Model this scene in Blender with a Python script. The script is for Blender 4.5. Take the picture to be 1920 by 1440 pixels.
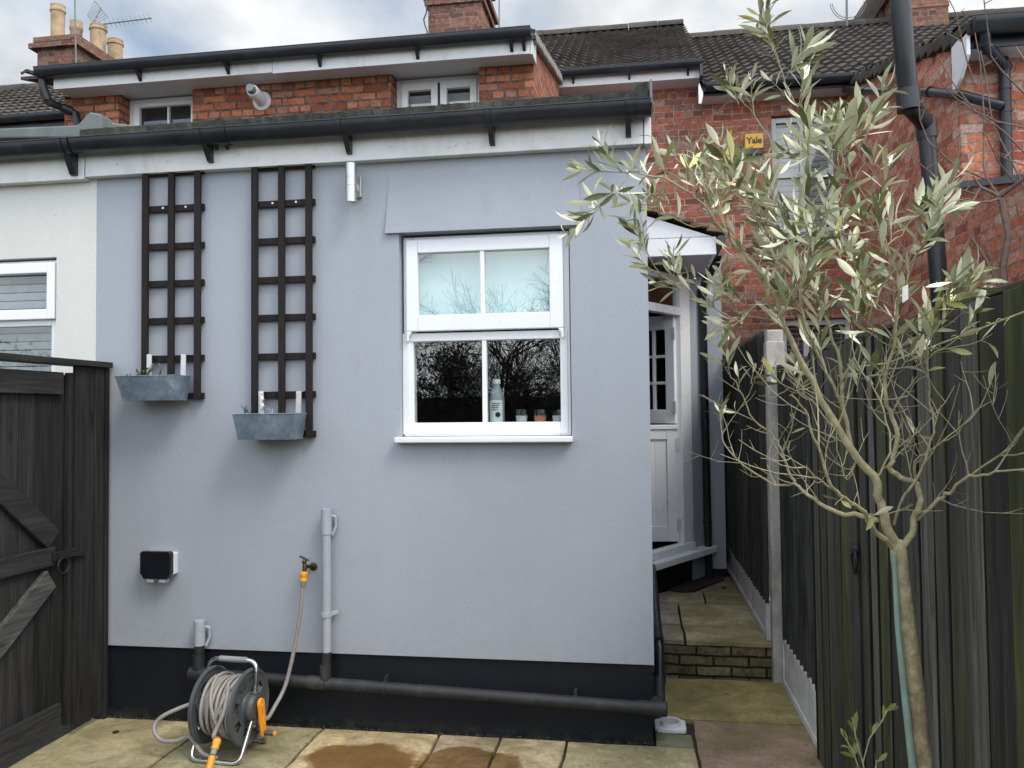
import bpy, math, random
from mathutils import Vector, Matrix, noise
random.seed(7)
R = math.radians
for o in list(bpy.data.objects): bpy.data.objects.remove(o)
sc = bpy.context.scene
C = sc.collection

# ------------------------------------------------------------------ camera
FP, YAW, PIT, ROLL = 1520.0, R(8.72), math.atan(50/1520.0), 0.0105   # focal length in px of a 1920 px wide picture
CAM = Vector((0, 0, 1.7))
fw = Vector((-math.sin(YAW)*math.cos(PIT), math.cos(YAW)*math.cos(PIT), math.sin(PIT)))
rt = Vector((math.cos(YAW), math.sin(YAW), 0)); up = rt.cross(fw)
rt, up = rt*math.cos(ROLL)-up*math.sin(ROLL), up*math.cos(ROLL)+rt*math.sin(ROLL)
cd = bpy.data.cameras.new('camera'); cam = bpy.data.objects.new('camera', cd); C.objects.link(cam)
m = Matrix((rt, up, -fw)).transposed().to_4x4(); m.translation = CAM
cam.matrix_world = m
cd.sensor_width = 36; cd.lens = 36*FP/1920; cd.clip_end = 500; cd.clip_start = 0.05
sc.camera = cam
def at(x, y, ax, v):
    """the point of the plane ax = v seen at photo pixel x, y"""
    d = fw + rt*((x-960)/FP) - up*((y-720)/FP)
    i = 'XYZ'.index(ax); t = (v-CAM[i])/d[i]
    return CAM + d*t

# ------------------------------------------------------------------ sky, sun, exposure
SUN = Vector((0.52, -0.38, 0.84)).normalized()
w = bpy.data.worlds.new('World'); sc.world = w; w.use_nodes = True
nt = w.node_tree; nt.nodes.clear()
def N(t, k, **kw):
    n = t.nodes.new(k)
    for a, b in kw.items():
        if a == 'i':
            for s, v in b.items(): n.inputs[s].default_value = v
        else: setattr(n, a, b)
    return n
out = N(nt, 'ShaderNodeOutputWorld'); bg = N(nt, 'ShaderNodeBackground', i={'Strength': 0.10})
sky = N(nt, 'ShaderNodeTexSky', sky_type='NISHITA', sun_disc=False, sun_elevation=math.asin(SUN.z), sun_rotation=math.atan2(SUN.x, SUN.y))
tc = N(nt, 'ShaderNodeTexCoord')
mp = N(nt, 'ShaderNodeMapping'); mp.inputs['Scale'].default_value = (1, 1, 1.8)
mp.inputs['Location'].default_value = (0.35, 0.1, 0.2)
nz = N(nt, 'ShaderNodeTexNoise', i={'Scale': 2.6, 'Detail': 7, 'Roughness': 0.52, 'Distortion': 0.25})
cr = N(nt, 'ShaderNodeValToRGB'); cr.color_ramp.elements[0].position = .36; cr.color_ramp.elements[1].position = .56
nz2 = N(nt, 'ShaderNodeTexNoise', i={'Scale': 5.0, 'Detail': 5, 'Roughness': 0.5})
cc = N(nt, 'ShaderNodeValToRGB')                     # thick grey base to bright tops
cc.color_ramp.elements[0].position = .35; cc.color_ramp.elements[0].color = (5.9, 6.2, 6.5, 1)
cc.color_ramp.elements[1].position = .62; cc.color_ramp.elements[1].color = (9.6, 9.7, 9.7, 1)
blue = N(nt, 'ShaderNodeMix', data_type='RGBA', i={0: .55}); blue.inputs[7].default_value = (4.6, 5.7, 7.3, 1)
mix = N(nt, 'ShaderNodeMix', data_type='RGBA')
# sky brightened out of view behind the camera to lift the wall, dimmer ahead
dot = N(nt, 'ShaderNodeVectorMath', operation='DOT_PRODUCT'); dot.inputs[1].default_value = (0.35, -0.80, 0.5)
mr = N(nt, 'ShaderNodeMapRange', i={'From Min': -0.35, 'From Max': 0.9, 'To Min': .80, 'To Max': 2.2}); mr.interpolation_type = 'SMOOTHSTEP'
mul = N(nt, 'ShaderNodeVectorMath', operation='SCALE')
L = nt.links.new
L(tc.outputs['Generated'], mp.inputs[0]); L(mp.outputs[0], nz.inputs['Vector']); L(mp.outputs[0], nz2.inputs['Vector'])
L(nz.outputs[0], cr.inputs[0]); L(nz2.outputs[0], cc.inputs[0])
L(sky.outputs[0], blue.inputs[6]); L(cr.outputs[0], mix.inputs[0]); L(blue.outputs[2], mix.inputs[6]); L(cc.outputs[0], mix.inputs[7])
L(tc.outputs['Generated'], dot.inputs[0]); L(dot.outputs['Value'], mr.inputs['Value'])
L(mix.outputs[2], mul.inputs[0]); L(mr.outputs[0], mul.inputs['Scale'])
L(mul.outputs[0], bg.inputs[0]); L(bg.outputs[0], out.inputs[0])
sl = bpy.data.lights.new('sun', 'SUN'); sl.energy = 1.5; sl.angle = R(20); sl.color = (1, .93, .82)
so = bpy.data.objects.new('sun', sl); C.objects.link(so); so.location = (8, -6, 12)
so.rotation_euler = SUN.to_track_quat('Z', 'Y').to_euler()
sc.view_settings.view_transform = 'Standard'; sc.view_settings.look = 'None'
sc.view_settings.exposure = 0.46; sc.view_settings.gamma = 1
sc.cycles.max_bounces = 8; sc.cycles.transparent_max_bounces = 12

# ------------------------------------------------------------------ materials
MAT = {}
def lin(r, g, b):
    f = lambda c: (c/255/12.92) if c/255 <= .04045 else ((c/255+.055)/1.055)**2.4
    return (f(r), f(g), f(b), 1)
class MT:
    """a small node-graph builder for one material"""
    def __init__(s, name, rough=.6, metal=0, spec=.5):
        s.m = bpy.data.materials.new(name); s.m.use_nodes = True; s.t = s.m.node_tree
        s.b = s.t.nodes['Principled BSDF']; s.b.inputs['Roughness'].default_value = rough
        s.b.inputs['Metallic'].default_value = metal; s.b.inputs['Specular IOR Level'].default_value = spec
        s.g = N(s.t, 'ShaderNodeNewGeometry'); MAT[name] = s.m
    def L(s, a, b): s.t.links.new(a, b)
    def pos(s, scale=(1, 1, 1), loc=(0, 0, 0), rot=(0, 0, 0)):
        n = N(s.t, 'ShaderNodeMapping'); n.inputs['Scale'].default_value = scale; n.inputs['Location'].default_value = loc
        n.inputs['Rotation'].default_value = rot
        s.L(s.g.outputs['Position'], n.inputs[0]); return n.outputs[0]
    def noise(s, vec, scale, detail=4, rough=.55, dist=0):
        n = N(s.t, 'ShaderNodeTexNoise', i={'Scale': scale, 'Detail': detail, 'Roughness': rough, 'Distortion': dist})
        s.L(vec, n.inputs['Vector']); return n.outputs[0]
    def ramp(s, f, *st):
        n = N(s.t, 'ShaderNodeValToRGB'); e = n.color_ramp.elements
        while len(e) < len(st): e.new(.5)
        for k, (p, c) in enumerate(st):
            e[k].position = p; e[k].color = c if isinstance(c, tuple) else (c, c, c, 1)
        s.L(f, n.inputs[0]); return n.outputs[0]
    def mix(s, f, a, b, mode='MIX'):
        n = N(s.t, 'ShaderNodeMix', data_type='RGBA', blend_type=mode)
        for sock, v in ((n.inputs[0], f), (n.inputs[6], a), (n.inputs[7], b)):
            if isinstance(v, (int, float, tuple)): sock.default_value = v
            else: s.L(v, sock)
        return n.outputs[2]
    def math(s, op, a, b=0):
        n = N(s.t, 'ShaderNodeMath', operation=op)
        for k, v in enumerate((a, b)):
            if isinstance(v, (int, float)): n.inputs[k].default_value = v
            else: s.L(v, n.inputs[k])
        return n.outputs[0]
    def tint(s):
        n = N(s.t, 'ShaderNodeAttribute', attribute_name='tint'); return n.outputs[0]
    def bump(s, h, dist=.002, st=1):
        n = N(s.t, 'ShaderNodeBump', i={'Distance': dist, 'Strength': st}); s.L(h, n.inputs['Height'])
        s.L(n.outputs[0], s.b.inputs['Normal']); return n
    def col(s, c):
        if isinstance(c, tuple): s.b.inputs['Base Color'].default_value = c
        else: s.L(c, s.b.inputs['Base Color'])
        return s
    def rough(s, c): s.L(c, s.b.inputs['Roughness']); return s

def plain(name, c, rough=.5, metal=0, var=.12, scale=14, bump=.0006, spec=.5, dirt=None):
    a = MT(name, rough, metal, spec); p = a.pos()
    n = a.noise(p, scale, 5, .6); k = a.ramp(n, (.3, 1-var), (.7, 1+var*.4))
    col = a.mix(1, c, k, 'MULTIPLY')
    if dirt:
        d = a.ramp(a.noise(a.pos((1, 1, .35)), 5, 8, .7), (.52, 0), (.72, dirt[1])); col = a.mix(d, col, dirt[0])
    a.col(col); a.rough(a.ramp(n, (.3, max(rough-.08, 0)), (.7, min(rough+.1, 1))))
    if bump: a.bump(a.noise(p, scale*8, 3), bump)
    return a.m

# painted render, smooth with hairline dirt and faint trowel marks
def render(name, c, stain):
    a = MT(name, .85, 0, .25); p = a.pos()
    big = a.ramp(a.noise(a.pos((1, 1, .6)), 1.3, 6, .6), (.3, .93), (.7, 1.04))
    fine = a.ramp(a.noise(p, 60, 3), (.3, .965), (.7, 1.02))
    col = a.mix(1, a.mix(1, c, big, 'MULTIPLY'), fine, 'MULTIPLY')
    st = a.ramp(a.noise(a.pos((1.6, 1.6, .7), (3, 0, 1)), 3.2, 9, .72), (.60, 0), (.80, .35))
    col = a.mix(st, col, stain)
    dr_ = a.ramp(a.noise(a.pos((7, 7, .28), (1, 4, 0)), 1.6, 6, .7), (.50, 0), (.80, .07)); col = a.mix(dr_, col, (stain[0]*.8, stain[1]*.8, stain[2]*.78, 1))
    hz = N(a.t, 'ShaderNodeSeparateXYZ'); a.L(p, hz.inputs[0]); spl = a.math('MULTIPLY', a.ramp(a.math('MULTIPLY', hz.outputs[2], .5), (.19, .55), (.36, 0)), a.ramp(a.noise(p, 30, 7, .8), (.50, 0), (.66, .55))); col = a.mix(spl, col, (.22, .21, .18, 1))
    sp = N(a.t, 'ShaderNodeTexVoronoi', i={'Scale': 3.1, 'Randomness': 1}); a.L(p, sp.inputs['Vector'])
    dots = a.ramp(sp.outputs['Distance'], (.010, .55), (.016, 0)); col = a.mix(dots, col, (.06, .06, .06, 1))
    a.col(col); h = a.math('ADD', a.math('MULTIPLY', a.noise(p, 150, 3), .5), a.math('MULTIPLY', a.noise(p, 9, 3), 2.2)); a.bump(h, .0008)
render('grey_render', (.352, .378, .425, 1), (.27, .27, .27, 1))
render('cream_render', (.64, .635, .61, 1), (.42, .41, .36, 1))
a = MT('black_plinth', .55, 0, .3); p = a.pos()
c0 = a.mix(a.ramp(a.noise(p, 5, 6, .7), (.55, 0), (.8, .6)), (.006, .008, .013, 1), (.013, .016, .020, 1))
sc_ = a.ramp(a.noise(a.pos((9, 9, 2.5)), 3, 9, .75), (.70, 0), (.78, .5))
zz = N(a.t, 'ShaderNodeSeparateXYZ'); a.L(p, zz.inputs[0])
low = a.math('MULTIPLY', a.ramp(zz.outputs[2], (.0, .7), (.05, 0)), a.ramp(a.noise(p, 18, 6, .7), (.4, 0), (.65, 1)))
c1 = a.mix(sc_, c0, (.05, .055, .06, 1)); a.col(a.mix(low, c1, (.05, .052, .036, 1))); a.bump(a.noise(p, 90, 4), .0015)

plain('upvc', (.80, .81, .84, 1), .3, var=.02, scale=3, bump=0)
plain('upvc_old', (.58, .60, .62, 1), .4, var=.08, dirt=((.30, .29, .26, 1), .5))
plain('fascia_white', (.66, .67, .68, 1), .45, var=.08, bump=.0005, dirt=((.34, .34, .32, 1), .45))
plain('soffit_white', (.62, .63, .65, 1), .5, var=.06, dirt=((.40, .40, .38, 1), .3))
plain('gutter_black', (.016, .019, .026, 1), .33, var=.25, scale=6, bump=.0003, dirt=((.06, .062, .062, 1), .35))
plain('pipe_black', (.014, .016, .020, 1), .36, var=.3, scale=8, bump=.0003, dirt=((.07, .07, .065, 1), .4))
plain('pipe_dusty', (.017, .019, .022, 1), .6, var=.3, scale=10, bump=.0005, dirt=((.09, .09, .085, 1), .5))
plain('pipe_grey', (.36, .385, .43, 1), .5, var=.08, bump=.0004, dirt=((.30, .30, .30, 1), .3))
plain('clay_pot', (.40, .295, .175, 1), .8, var=.4, scale=5, dirt=((.10, .085, .07, 1), .8))
plain('lead', (.16, .18, .19, 1), .55, var=.3, scale=6, dirt=((.30, .31, .31, 1), .4))
plain('lead_green', (.13, .155, .15, 1), .6, var=.2, scale=5, dirt=((.24, .26, .25, 1), .4))
plain('mortar', (.30, .28, .25, 1), .95, var=.3, scale=25, bump=.004)
plain('moss_edge', (.050, .052, .044, 1), .95, var=.8, scale=22, bump=.012, dirt=((.17, .17, .14, 1), .8))
plain('steel', (.58, .58, .57, 1), .38, 1, var=.08, bump=0)
plain('chrome_tube', (.66, .67, .68, 1), .24, 1, var=.06, bump=0)
plain('dark_plastic', (.065, .074, .078, 1), .42, var=.15, bump=.0003)
plain('black_plastic', (.008, .009, .014, 1), .2, var=.1, bump=0)
plain('orange_plastic', (.85, .33, .02, 1), .38, var=.1, bump=0)
plain('red_plastic', (.35, .03, .02, 1), .4, bump=0)
plain('grey_plastic', (.24, .26, .25, 1), .45, bump=0)
plain('hose_rubber', (.28, .255, .235, 1), .5, var=.16, scale=30, bump=.0005, dirt=((.14, .12, .09, 1), .5))
plain('brass_old', (.10, .075, .035, 1), .45, .9, var=.4, scale=60)
plain('white_paint', (.74, .75, .75, 1), .5, var=.12, dirt=((.38, .37, .34, 1), .5))
plain('iron', (.03, .032, .035, 1), .5, .6, var=.3, scale=40, bump=.001)
plain('soil', (.035, .026, .018, 1), .95, var=.6, scale=30, bump=.01)
plain('grass_ground', (.045, .06, .02, 1), .95, var=.6, scale=3, bump=.02)
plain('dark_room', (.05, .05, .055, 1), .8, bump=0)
plain('room_floor', (.08, .07, .06, 1), .6, bump=0)
plain('blind_cloth', (.58, .78, .80, 1), .8, var=.05, scale=2, bump=0)
plain('slat_white', (.62, .64, .68, 1), .5, bump=0)
plain('yellow_box', (.74, .42, .04, 1), .4, var=.08, bump=0)
plain('lettering', (.02, .02, .02, 1), .5, bump=0)
plain('twig', (.17, .125, .10, 1), .8, var=.4, scale=30, bump=.001)
plain('winter_twig', (.055, .045, .035, 1), .9, var=.4, scale=4, bump=0)
plain('winter_hedge', (.022, .028, .014, 1), .9, var=.5, scale=6, bump=0)
plain('string', (.52, .50, .26, 1), .8, bump=0)
plain('cane', (.20, .29, .24, 1), .55, var=.25, scale=20)
plain('mat_brown', (.035, .018, .012, 1), .95, var=.5, scale=80, bump=.004)
plain('terracotta', (.80, .27, .13, 1), .8, bump=0)
plain('milk_glass', (.85, .86, .84, 1), .4, bump=0)
plain('label_white', (.85, .86, .88, 1), .5, bump=0)
plain('bottle_grey', (.34, .37, .40, 1), .3, bump=0)
plain('galv_strap', (.70, .72, .73, 1), .4, .4, var=.1)
plain('mossy_felt', (.15, .17, .035, 1), .9, var=.4, scale=10, bump=.003)
plain('concrete_board', (.64, .64, .64, 1), .9, var=.2, scale=10, bump=.002, dirt=((.14, .15, .10, 1), .6))
plain('post_wood', (.50, .48, .44, 1), .9, var=.35, scale=10, bump=.002, dirt=((.12, .12, .07, 1), .6))
plain('tag_white', (.7, .7, .7, 1), .5, bump=0)

# galvanised planter steel with spangle
a = MT('galvanised', .5, .6); p = a.pos()
v = N(a.t, 'ShaderNodeTexVoronoi', i={'Scale': 45}); a.L(p, v.inputs['Vector'])
g1 = a.ramp(v.outputs['Color'], (0, .8), (1, 1.1)); g2 = a.ramp(a.noise(p, 9, 7, .7), (.35, (.17, .22, .28, 1)), (.6, (.28, .35, .42, 1)), (.75, (.58, .62, .64, 1)))
a.col(a.mix(1, g2, g1, 'MULTIPLY')); a.bump(a.noise(p, 20, 3), .002)

# clear window glass: a mirror-like coat over transparency
def glass(name, tintc, k0, rip=.0):
    a = MT(name); t = a.t; t.nodes.remove(a.b)
    o = [n for n in t.nodes if n.type == 'OUTPUT_MATERIAL'][0]
    tr = N(t, 'ShaderNodeBsdfTransparent'); tr.inputs[0].default_value = tintc
    gl = N(t, 'ShaderNodeBsdfGlossy'); gl.inputs['Roughness'].default_value = .0
    fr = N(t, 'ShaderNodeLayerWeight', i={'Blend': .5}); mx = N(t, 'ShaderNodeMixShader')
    a.L(a.math('ADD', a.math('MULTIPLY', a.math('POWER', fr.outputs['Facing'], 5), 1-k0), k0), mx.inputs[0]); a.L(tr.outputs[0], mx.inputs[1]); a.L(gl.outputs[0], mx.inputs[2]); a.L(mx.outputs[0], o.inputs[0])
    if rip:
        b = N(t, 'ShaderNodeBump', i={'Distance': rip}); a.L(a.noise(a.pos((1, 1, .5)), 5, 2), b.inputs['Height']); a.L(b.outputs[0], gl.inputs['Normal'])
glass('glass', (.96, .98, .975, 1), .07, .0003)
glass('glass_front', (.94, .98, .98, 1), .135, .0002)

# bricks: coordinates run along the wall (x + y) and up
def brick(name, stops, mortar, w_=.225, h_=.075, ms=.010, off=(0, 0), dark=.0, soot=(.05, .04, .035, 1), bumpd=.006, sq=.5):
    a = MT(name, .9, 0, .2)
    s = N(a.t, 'ShaderNodeSeparateXYZ'); a.L(a.g.outputs['Position'], s.inputs[0])
    c = N(a.t, 'ShaderNodeCombineXYZ')
    a.L(a.math('ADD', a.math('ADD', s.outputs[0], s.outputs[1]), off[0]), c.inputs[0]); a.L(a.math('ADD', s.outputs[2], off[1]), c.inputs[1])
    wob = N(a.t, 'ShaderNodeTexNoise', i={'Scale': 7, 'Detail': 3}); a.L(c.outputs[0], wob.inputs['Vector'])
    sub = N(a.t, 'ShaderNodeVectorMath', operation='SUBTRACT'); a.L(wob.outputs['Color'], sub.inputs[0]); sub.inputs[1].default_value = (.5, .5, .5)
    scl = N(a.t, 'ShaderNodeVectorMath', operation='SCALE', i={'Scale': .022}); a.L(sub.outputs[0], scl.inputs[0])
    add = N(a.t, 'ShaderNodeVectorMath', operation='ADD'); a.L(c.outputs[0], add.inputs[0]); a.L(scl.outputs[0], add.inputs[1])
    b = N(a.t, 'ShaderNodeTexBrick', offset=.5, squash=sq, squash_frequency=3, i={'Scale': 1, 'Mortar Size': ms*.72, 'Mortar Smooth': .3, 'Bias': 0, 'Brick Width': w_, 'Row Height': h_})
    b.inputs['Color1'].default_value = (0, 0, 0, 1); b.inputs['Color2'].default_value = (1, 1, 1, 1); b.inputs['Mortar'].default_value = (.5, .5, .5, 1)
    a.L(add.outputs[0], b.inputs['Vector'])
    col = a.ramp(b.outputs['Color'], *stops)
    n1 = a.noise(add.outputs[0], 38, 6, .7); col = a.mix(1, col, a.ramp(n1, (.32, .55), (.68, 1.28)), 'MULTIPLY')
    bl = a.ramp(a.noise(add.outputs[0], 11, 5, .7), (.50, 0), (.66, .55)); col = a.mix(bl, col, soot)
    pale = a.ramp(a.noise(add.outputs[0], 23, 4, .6, ), (.62, 0), (.72, .45)); col = a.mix(pale, col, (.42, .30, .24, 1))
    so_ = a.ramp(a.noise(a.pos((1, 1, 1), (5, 2, 0)), 1.1, 6, .65), (.45, 0), (.68, dark)); 
    mo = a.mix(a.ramp(a.noise(add.outputs[0], 15, 4), (.4, 0), (.65, 1)), mortar, (mortar[0]*.35, mortar[1]*.33, mortar[2]*.32, 1))
    col = a.mix(b.outputs['Fac'], col, mo); col = a.mix(so_, col, soot)
    a.col(col)
    h = a.math('ADD', a.math('MULTIPLY', b.outputs['Fac'], -1), a.math('MULTIPLY', n1, .5)); a.bump(h, bumpd)
    return a.m
# rear wall: mottled, sooty; wing: orange-red; flank: deep red
brick('brick_rear', ((0, (.17, .06, .045, 1)), (.25, (.42, .125, .08, 1)), (.55, (.52, .175, .105, 1)), (.8, (.26, .11, .085, 1)), (1, (.50, .32, .25, 1))), (.46, .38, .33, 1), dark=.55, off=(.05, .02), soot=(.085, .05, .038, 1))
brick('brick_wing', ((0, (.26, .075, .045, 1)), (.35, (.42, .135, .07, 1)), (.7, (.54, .20, .11, 1)), (1, (.36, .18, .13, 1))), (.17, .13, .105, 1), ms=.016, dark=.35, off=(.02, .04), soot=(.15, .07, .05, 1))
brick('brick_flank', ((0, (.32, .09, .06, 1)), (.3, (.54, .165, .095, 1)), (.65, (.62, .24, .14, 1)), (1, (.62, .40, .32, 1))), (.46, .36, .31, 1), dark=.2, soot=(.15, .08, .06, 1))
brick('brick_chimney', ((0, (.11, .05, .042, 1)), (.4, (.25, .095, .07, 1)), (.8, (.30, .14, .10, 1)), (1, (.16, .11, .09, 1))), (.25, .21, .18, 1), ms=.014, dark=.8, soot=(.10, .07, .05, 1))
brick('brick_step', ((0, (.14, .115, .06, 1)), (.5, (.22, .185, .10, 1)), (1, (.33, .28, .19, 1))), (.035, .033, .022, 1), w_=.215, h_=.064, ms=.011, dark=.7, soot=(.018, .018, .012, 1), sq=1)

a = MT('roof_tile', .85, 0, .25); p = a.pos()
c0 = a.mix(1, a.ramp(a.noise(p, 3, 5), (.3, (.045, .038, .036, 1)), (.7, (.095, .08, .072, 1))), a.tint(), 'MULTIPLY')
li = a.ramp(a.noise(p, 22, 6, .75), (.60, 0), (.68, .8)); c1 = a.mix(li, c0, (.25, .25, .21, 1))
mo = a.ramp(a.noise(p, 2.2, 5, .6), (.52, 0), (.70, .55)); a.col(a.mix(mo, c1, (.07, .075, .035, 1))); a.bump(a.noise(p, 60, 4), .004)
a = MT('clay_tile', .85, 0, .25); p = a.pos()
c0 = a.mix(1, a.ramp(a.noise(p, 8, 5), (.3, (.12, .075, .05, 1)), (.7, (.22, .14, .10, 1))), a.tint(), 'MULTIPLY')
a.col(a.mix(a.ramp(a.noise(p, 12, 6, .7), (.5, 0), (.65, .8)), c0, (.09, .085, .05, 1))); a.bump(a.noise(p, 60, 4), .004)

# sandstone paving: each slab has its tint; algae; two damp patches with a shape of their own
a = MT('paving', .8, 0, .3); p = a.pos()
c0 = a.mix(1, a.ramp(a.noise(p, 3.5, 7, .66, .8), (.32, .55), (.68, 1.28)), a.tint(), 'MULTIPLY')
c0 = a.mix(1, c0, a.ramp(a.noise(p, 45, 5, .7), (.3, .72), (.7, 1.16)), 'MULTIPLY')
al = a.ramp(a.noise(a.pos((1, 1.6, 1), (2, 3, 0)), 2.6, 8, .68, .5), (.44, 0), (.62, .72)); c1 = a.mix(al, c0, (.19, .165, .068, 1))
dk = a.ramp(a.noise(p, 13, 9, .8), (.56, 0), (.66, .65)); c1 = a.mix(dk, c1, (.05, .05, .03, 1))
def blob(x, y, rx, ry):
    q = N(a.t, 'ShaderNodeMapping'); q.vector_type = 'TEXTURE'; q.inputs['Location'].default_value = (x, y, 0); q.inputs['Scale'].default_value = (rx, ry, 1)
    dz = N(a.t, 'ShaderNodeVectorMath', operation='MULTIPLY'); dz.inputs[1].default_value = (1, 1, 0)
    a.L(p, dz.inputs[0]); a.L(dz.outputs[0], q.inputs[0]); ln = N(a.t, 'ShaderNodeVectorMath', operation='LENGTH'); a.L(q.outputs[0], ln.inputs[0])
    return a.math('ADD', ln.outputs['Value'], a.math('MULTIPLY', a.math('SUBTRACT', a.noise(p, 6, 4), .5), .8))
d1, d2 = blob(-1.37, 3.86, .30, .21), blob(-.84, 3.86, .27, .25)
wet = a.math('MAXIMUM', a.ramp(d1, (.85, 1), (1.0, 0)), a.ramp(d2, (.88, 1), (.98, 0)))
brown = a.ramp(d1, (.9, 1), (1.35, 0)); c1 = a.mix(a.math('MULTIPLY', brown, .55), c1, (.36, .24, .11, 1))
a.col(a.mix(wet, c1, a.mix(1, c1, (.50, .39, .27, 1), 'MULTIPLY'))); a.rough(a.ramp(wet, (0, .8), (1, .32)))
a.bump(a.math('ADD', a.noise(p, 9, 8, .75), a.math('MULTIPLY', a.noise(p, 70, 4), .35)), .012)
a = MT('litter', .9); a.col(a.mix(1, (.06, .05, .03, 1), a.tint(), 'MULTIPLY'))
plain('joint', (.045, .042, .03, 1), .95, var=.6, scale=30, bump=.006)

# stained timber; grain runs along the named axis
def wood(name, c1, c2, axis, algae=0.0, gap=.35):
    a = MT(name, .75, 0, .3); ofs = N(a.t, 'ShaderNodeVectorMath', operation='MULTIPLY_ADD'); ofs.inputs[1].default_value = (9.7, 6.3, 14.1); a.L(a.tint(), ofs.inputs[0]); a.L(a.g.outputs['Position'], ofs.inputs[2])
    a.pos0 = a.pos
    def pos_(scale=(1, 1, 1), loc=(0, 0, 0), rot=(0, 0, 0)):
        n = N(a.t, 'ShaderNodeMapping'); n.inputs['Scale'].default_value = scale; a.L(ofs.outputs[0], n.inputs[0]); return n.outputs[0]
    a.pos = pos_
    k = {'X': (2.2, 40, 40), 'Y': (40, 2.2, 40), 'Z': (40, 40, 2.2)}[axis]
    g = a.noise(a.pos(k), 1, 6, .65, 1.2); g2 = a.noise(a.pos((k[0]*.3, k[1]*.3, k[2]*.3)), 1, 4, .6, 1.5)
    c = a.mix(a.ramp(g, (.36, 0), (.66, 1)), c1, c2); c = a.mix(1, c, a.ramp(g2, (.3, .7), (.7, 1.25)), 'MULTIPLY')
    c = a.mix(1, c, a.tint(), 'MULTIPLY')
    v = N(a.t, 'ShaderNodeTexVoronoi', i={'Scale': 1}); a.L(a.pos({'X': (1.6, 7, 7), 'Y': (7, 1.6, 7), 'Z': (7, 7, 1.6)}[axis]), v.inputs['Vector'])
    c = a.mix(a.ramp(v.outputs['Distance'], (.06, .8), (.13, 0)), c, (.008, .007, .006, 1))
    if algae:
        q = a.ramp(a.noise(a.pos((3, 3, .35)), 2, 6, .7), (.48, 0), (.66, algae)); c = a.mix(q, c, (.075, .085, .022, 1))
    a.col(c); a.rough(a.ramp(g, (.3, .65), (.7, .9))); a.bump(g, .0022)
wood('gate_v', (.011, .011, .011, 1), (.033, .032, .031, 1), 'Z')
wood('gate_h', (.013, .013, .013, 1), (.038, .037, .036, 1), 'Y')
wood('trellis_wood', (.008, .0065, .0065, 1), (.022, .016, .015, 1), 'Z')
wood('fence_far', (.008, .008, .0075, 1), (.027, .026, .025, 1), 'Z')
wood('fence_near', (.020, .020, .019, 1), (.088, .085, .078, 1), 'Z', .45)
wood('rail_wood', (.035, .028, .018, 1), (.13, .105, .07, 1), 'Y', .5)
plain('bark', (.40, .37, .23, 1), .8, var=.35, scale=50, bump=.002, dirt=((.15, .12, .07, 1), .6))
a = MT('olive_bark', .8, 0, .3); p = a.pos()
c0 = a.ramp(a.noise(p, 30, 6, .7), (.3, (.20, .17, .085, 1)), (.7, (.52, .47, .31, 1)))
s = N(a.t, 'ShaderNodeSeparateXYZ'); a.L(p, s.inputs[0])
lo = a.math('MULTIPLY', a.ramp(s.outputs[2], (.0, 1), (.0, 1)), 1)
rd = a.math('MULTIPLY', a.ramp(a.math('MULTIPLY', s.outputs[2], .5), (.45, 1), (.66, 0)), a.ramp(a.noise(p, 12, 8, .85), (.42, 0), (.54, .9)))
a.col(a.mix(rd, c0, (.17, .095, .05, 1))); a.bump(a.noise(p, 70, 5, .7), .003)
# leaves: grey-green above, silver below
a = MT('olive_leaf', .34, 0, .6); p = a.pos()
topc = a.mix(1, a.ramp(a.noise(p, 25, 3), (.3, (.115, .135, .055, 1)), (.7, (.22, .24, .11, 1))), a.tint(), 'MULTIPLY')
a.col(a.mix(a.g.outputs['Backfacing'], topc, a.mix(1, (.68, .68, .50, 1), a.tint(), 'MULTIPLY')))
a.b.inputs['Transmission Weight'].default_value = 0
plain('young_leaf', (.16, .20, .05, 1), .45, var=.3, scale=20, bump=0)
plain('herb_leaf', (.10, .14, .05, 1), .6, var=.4, scale=60, bump=0)

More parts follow.
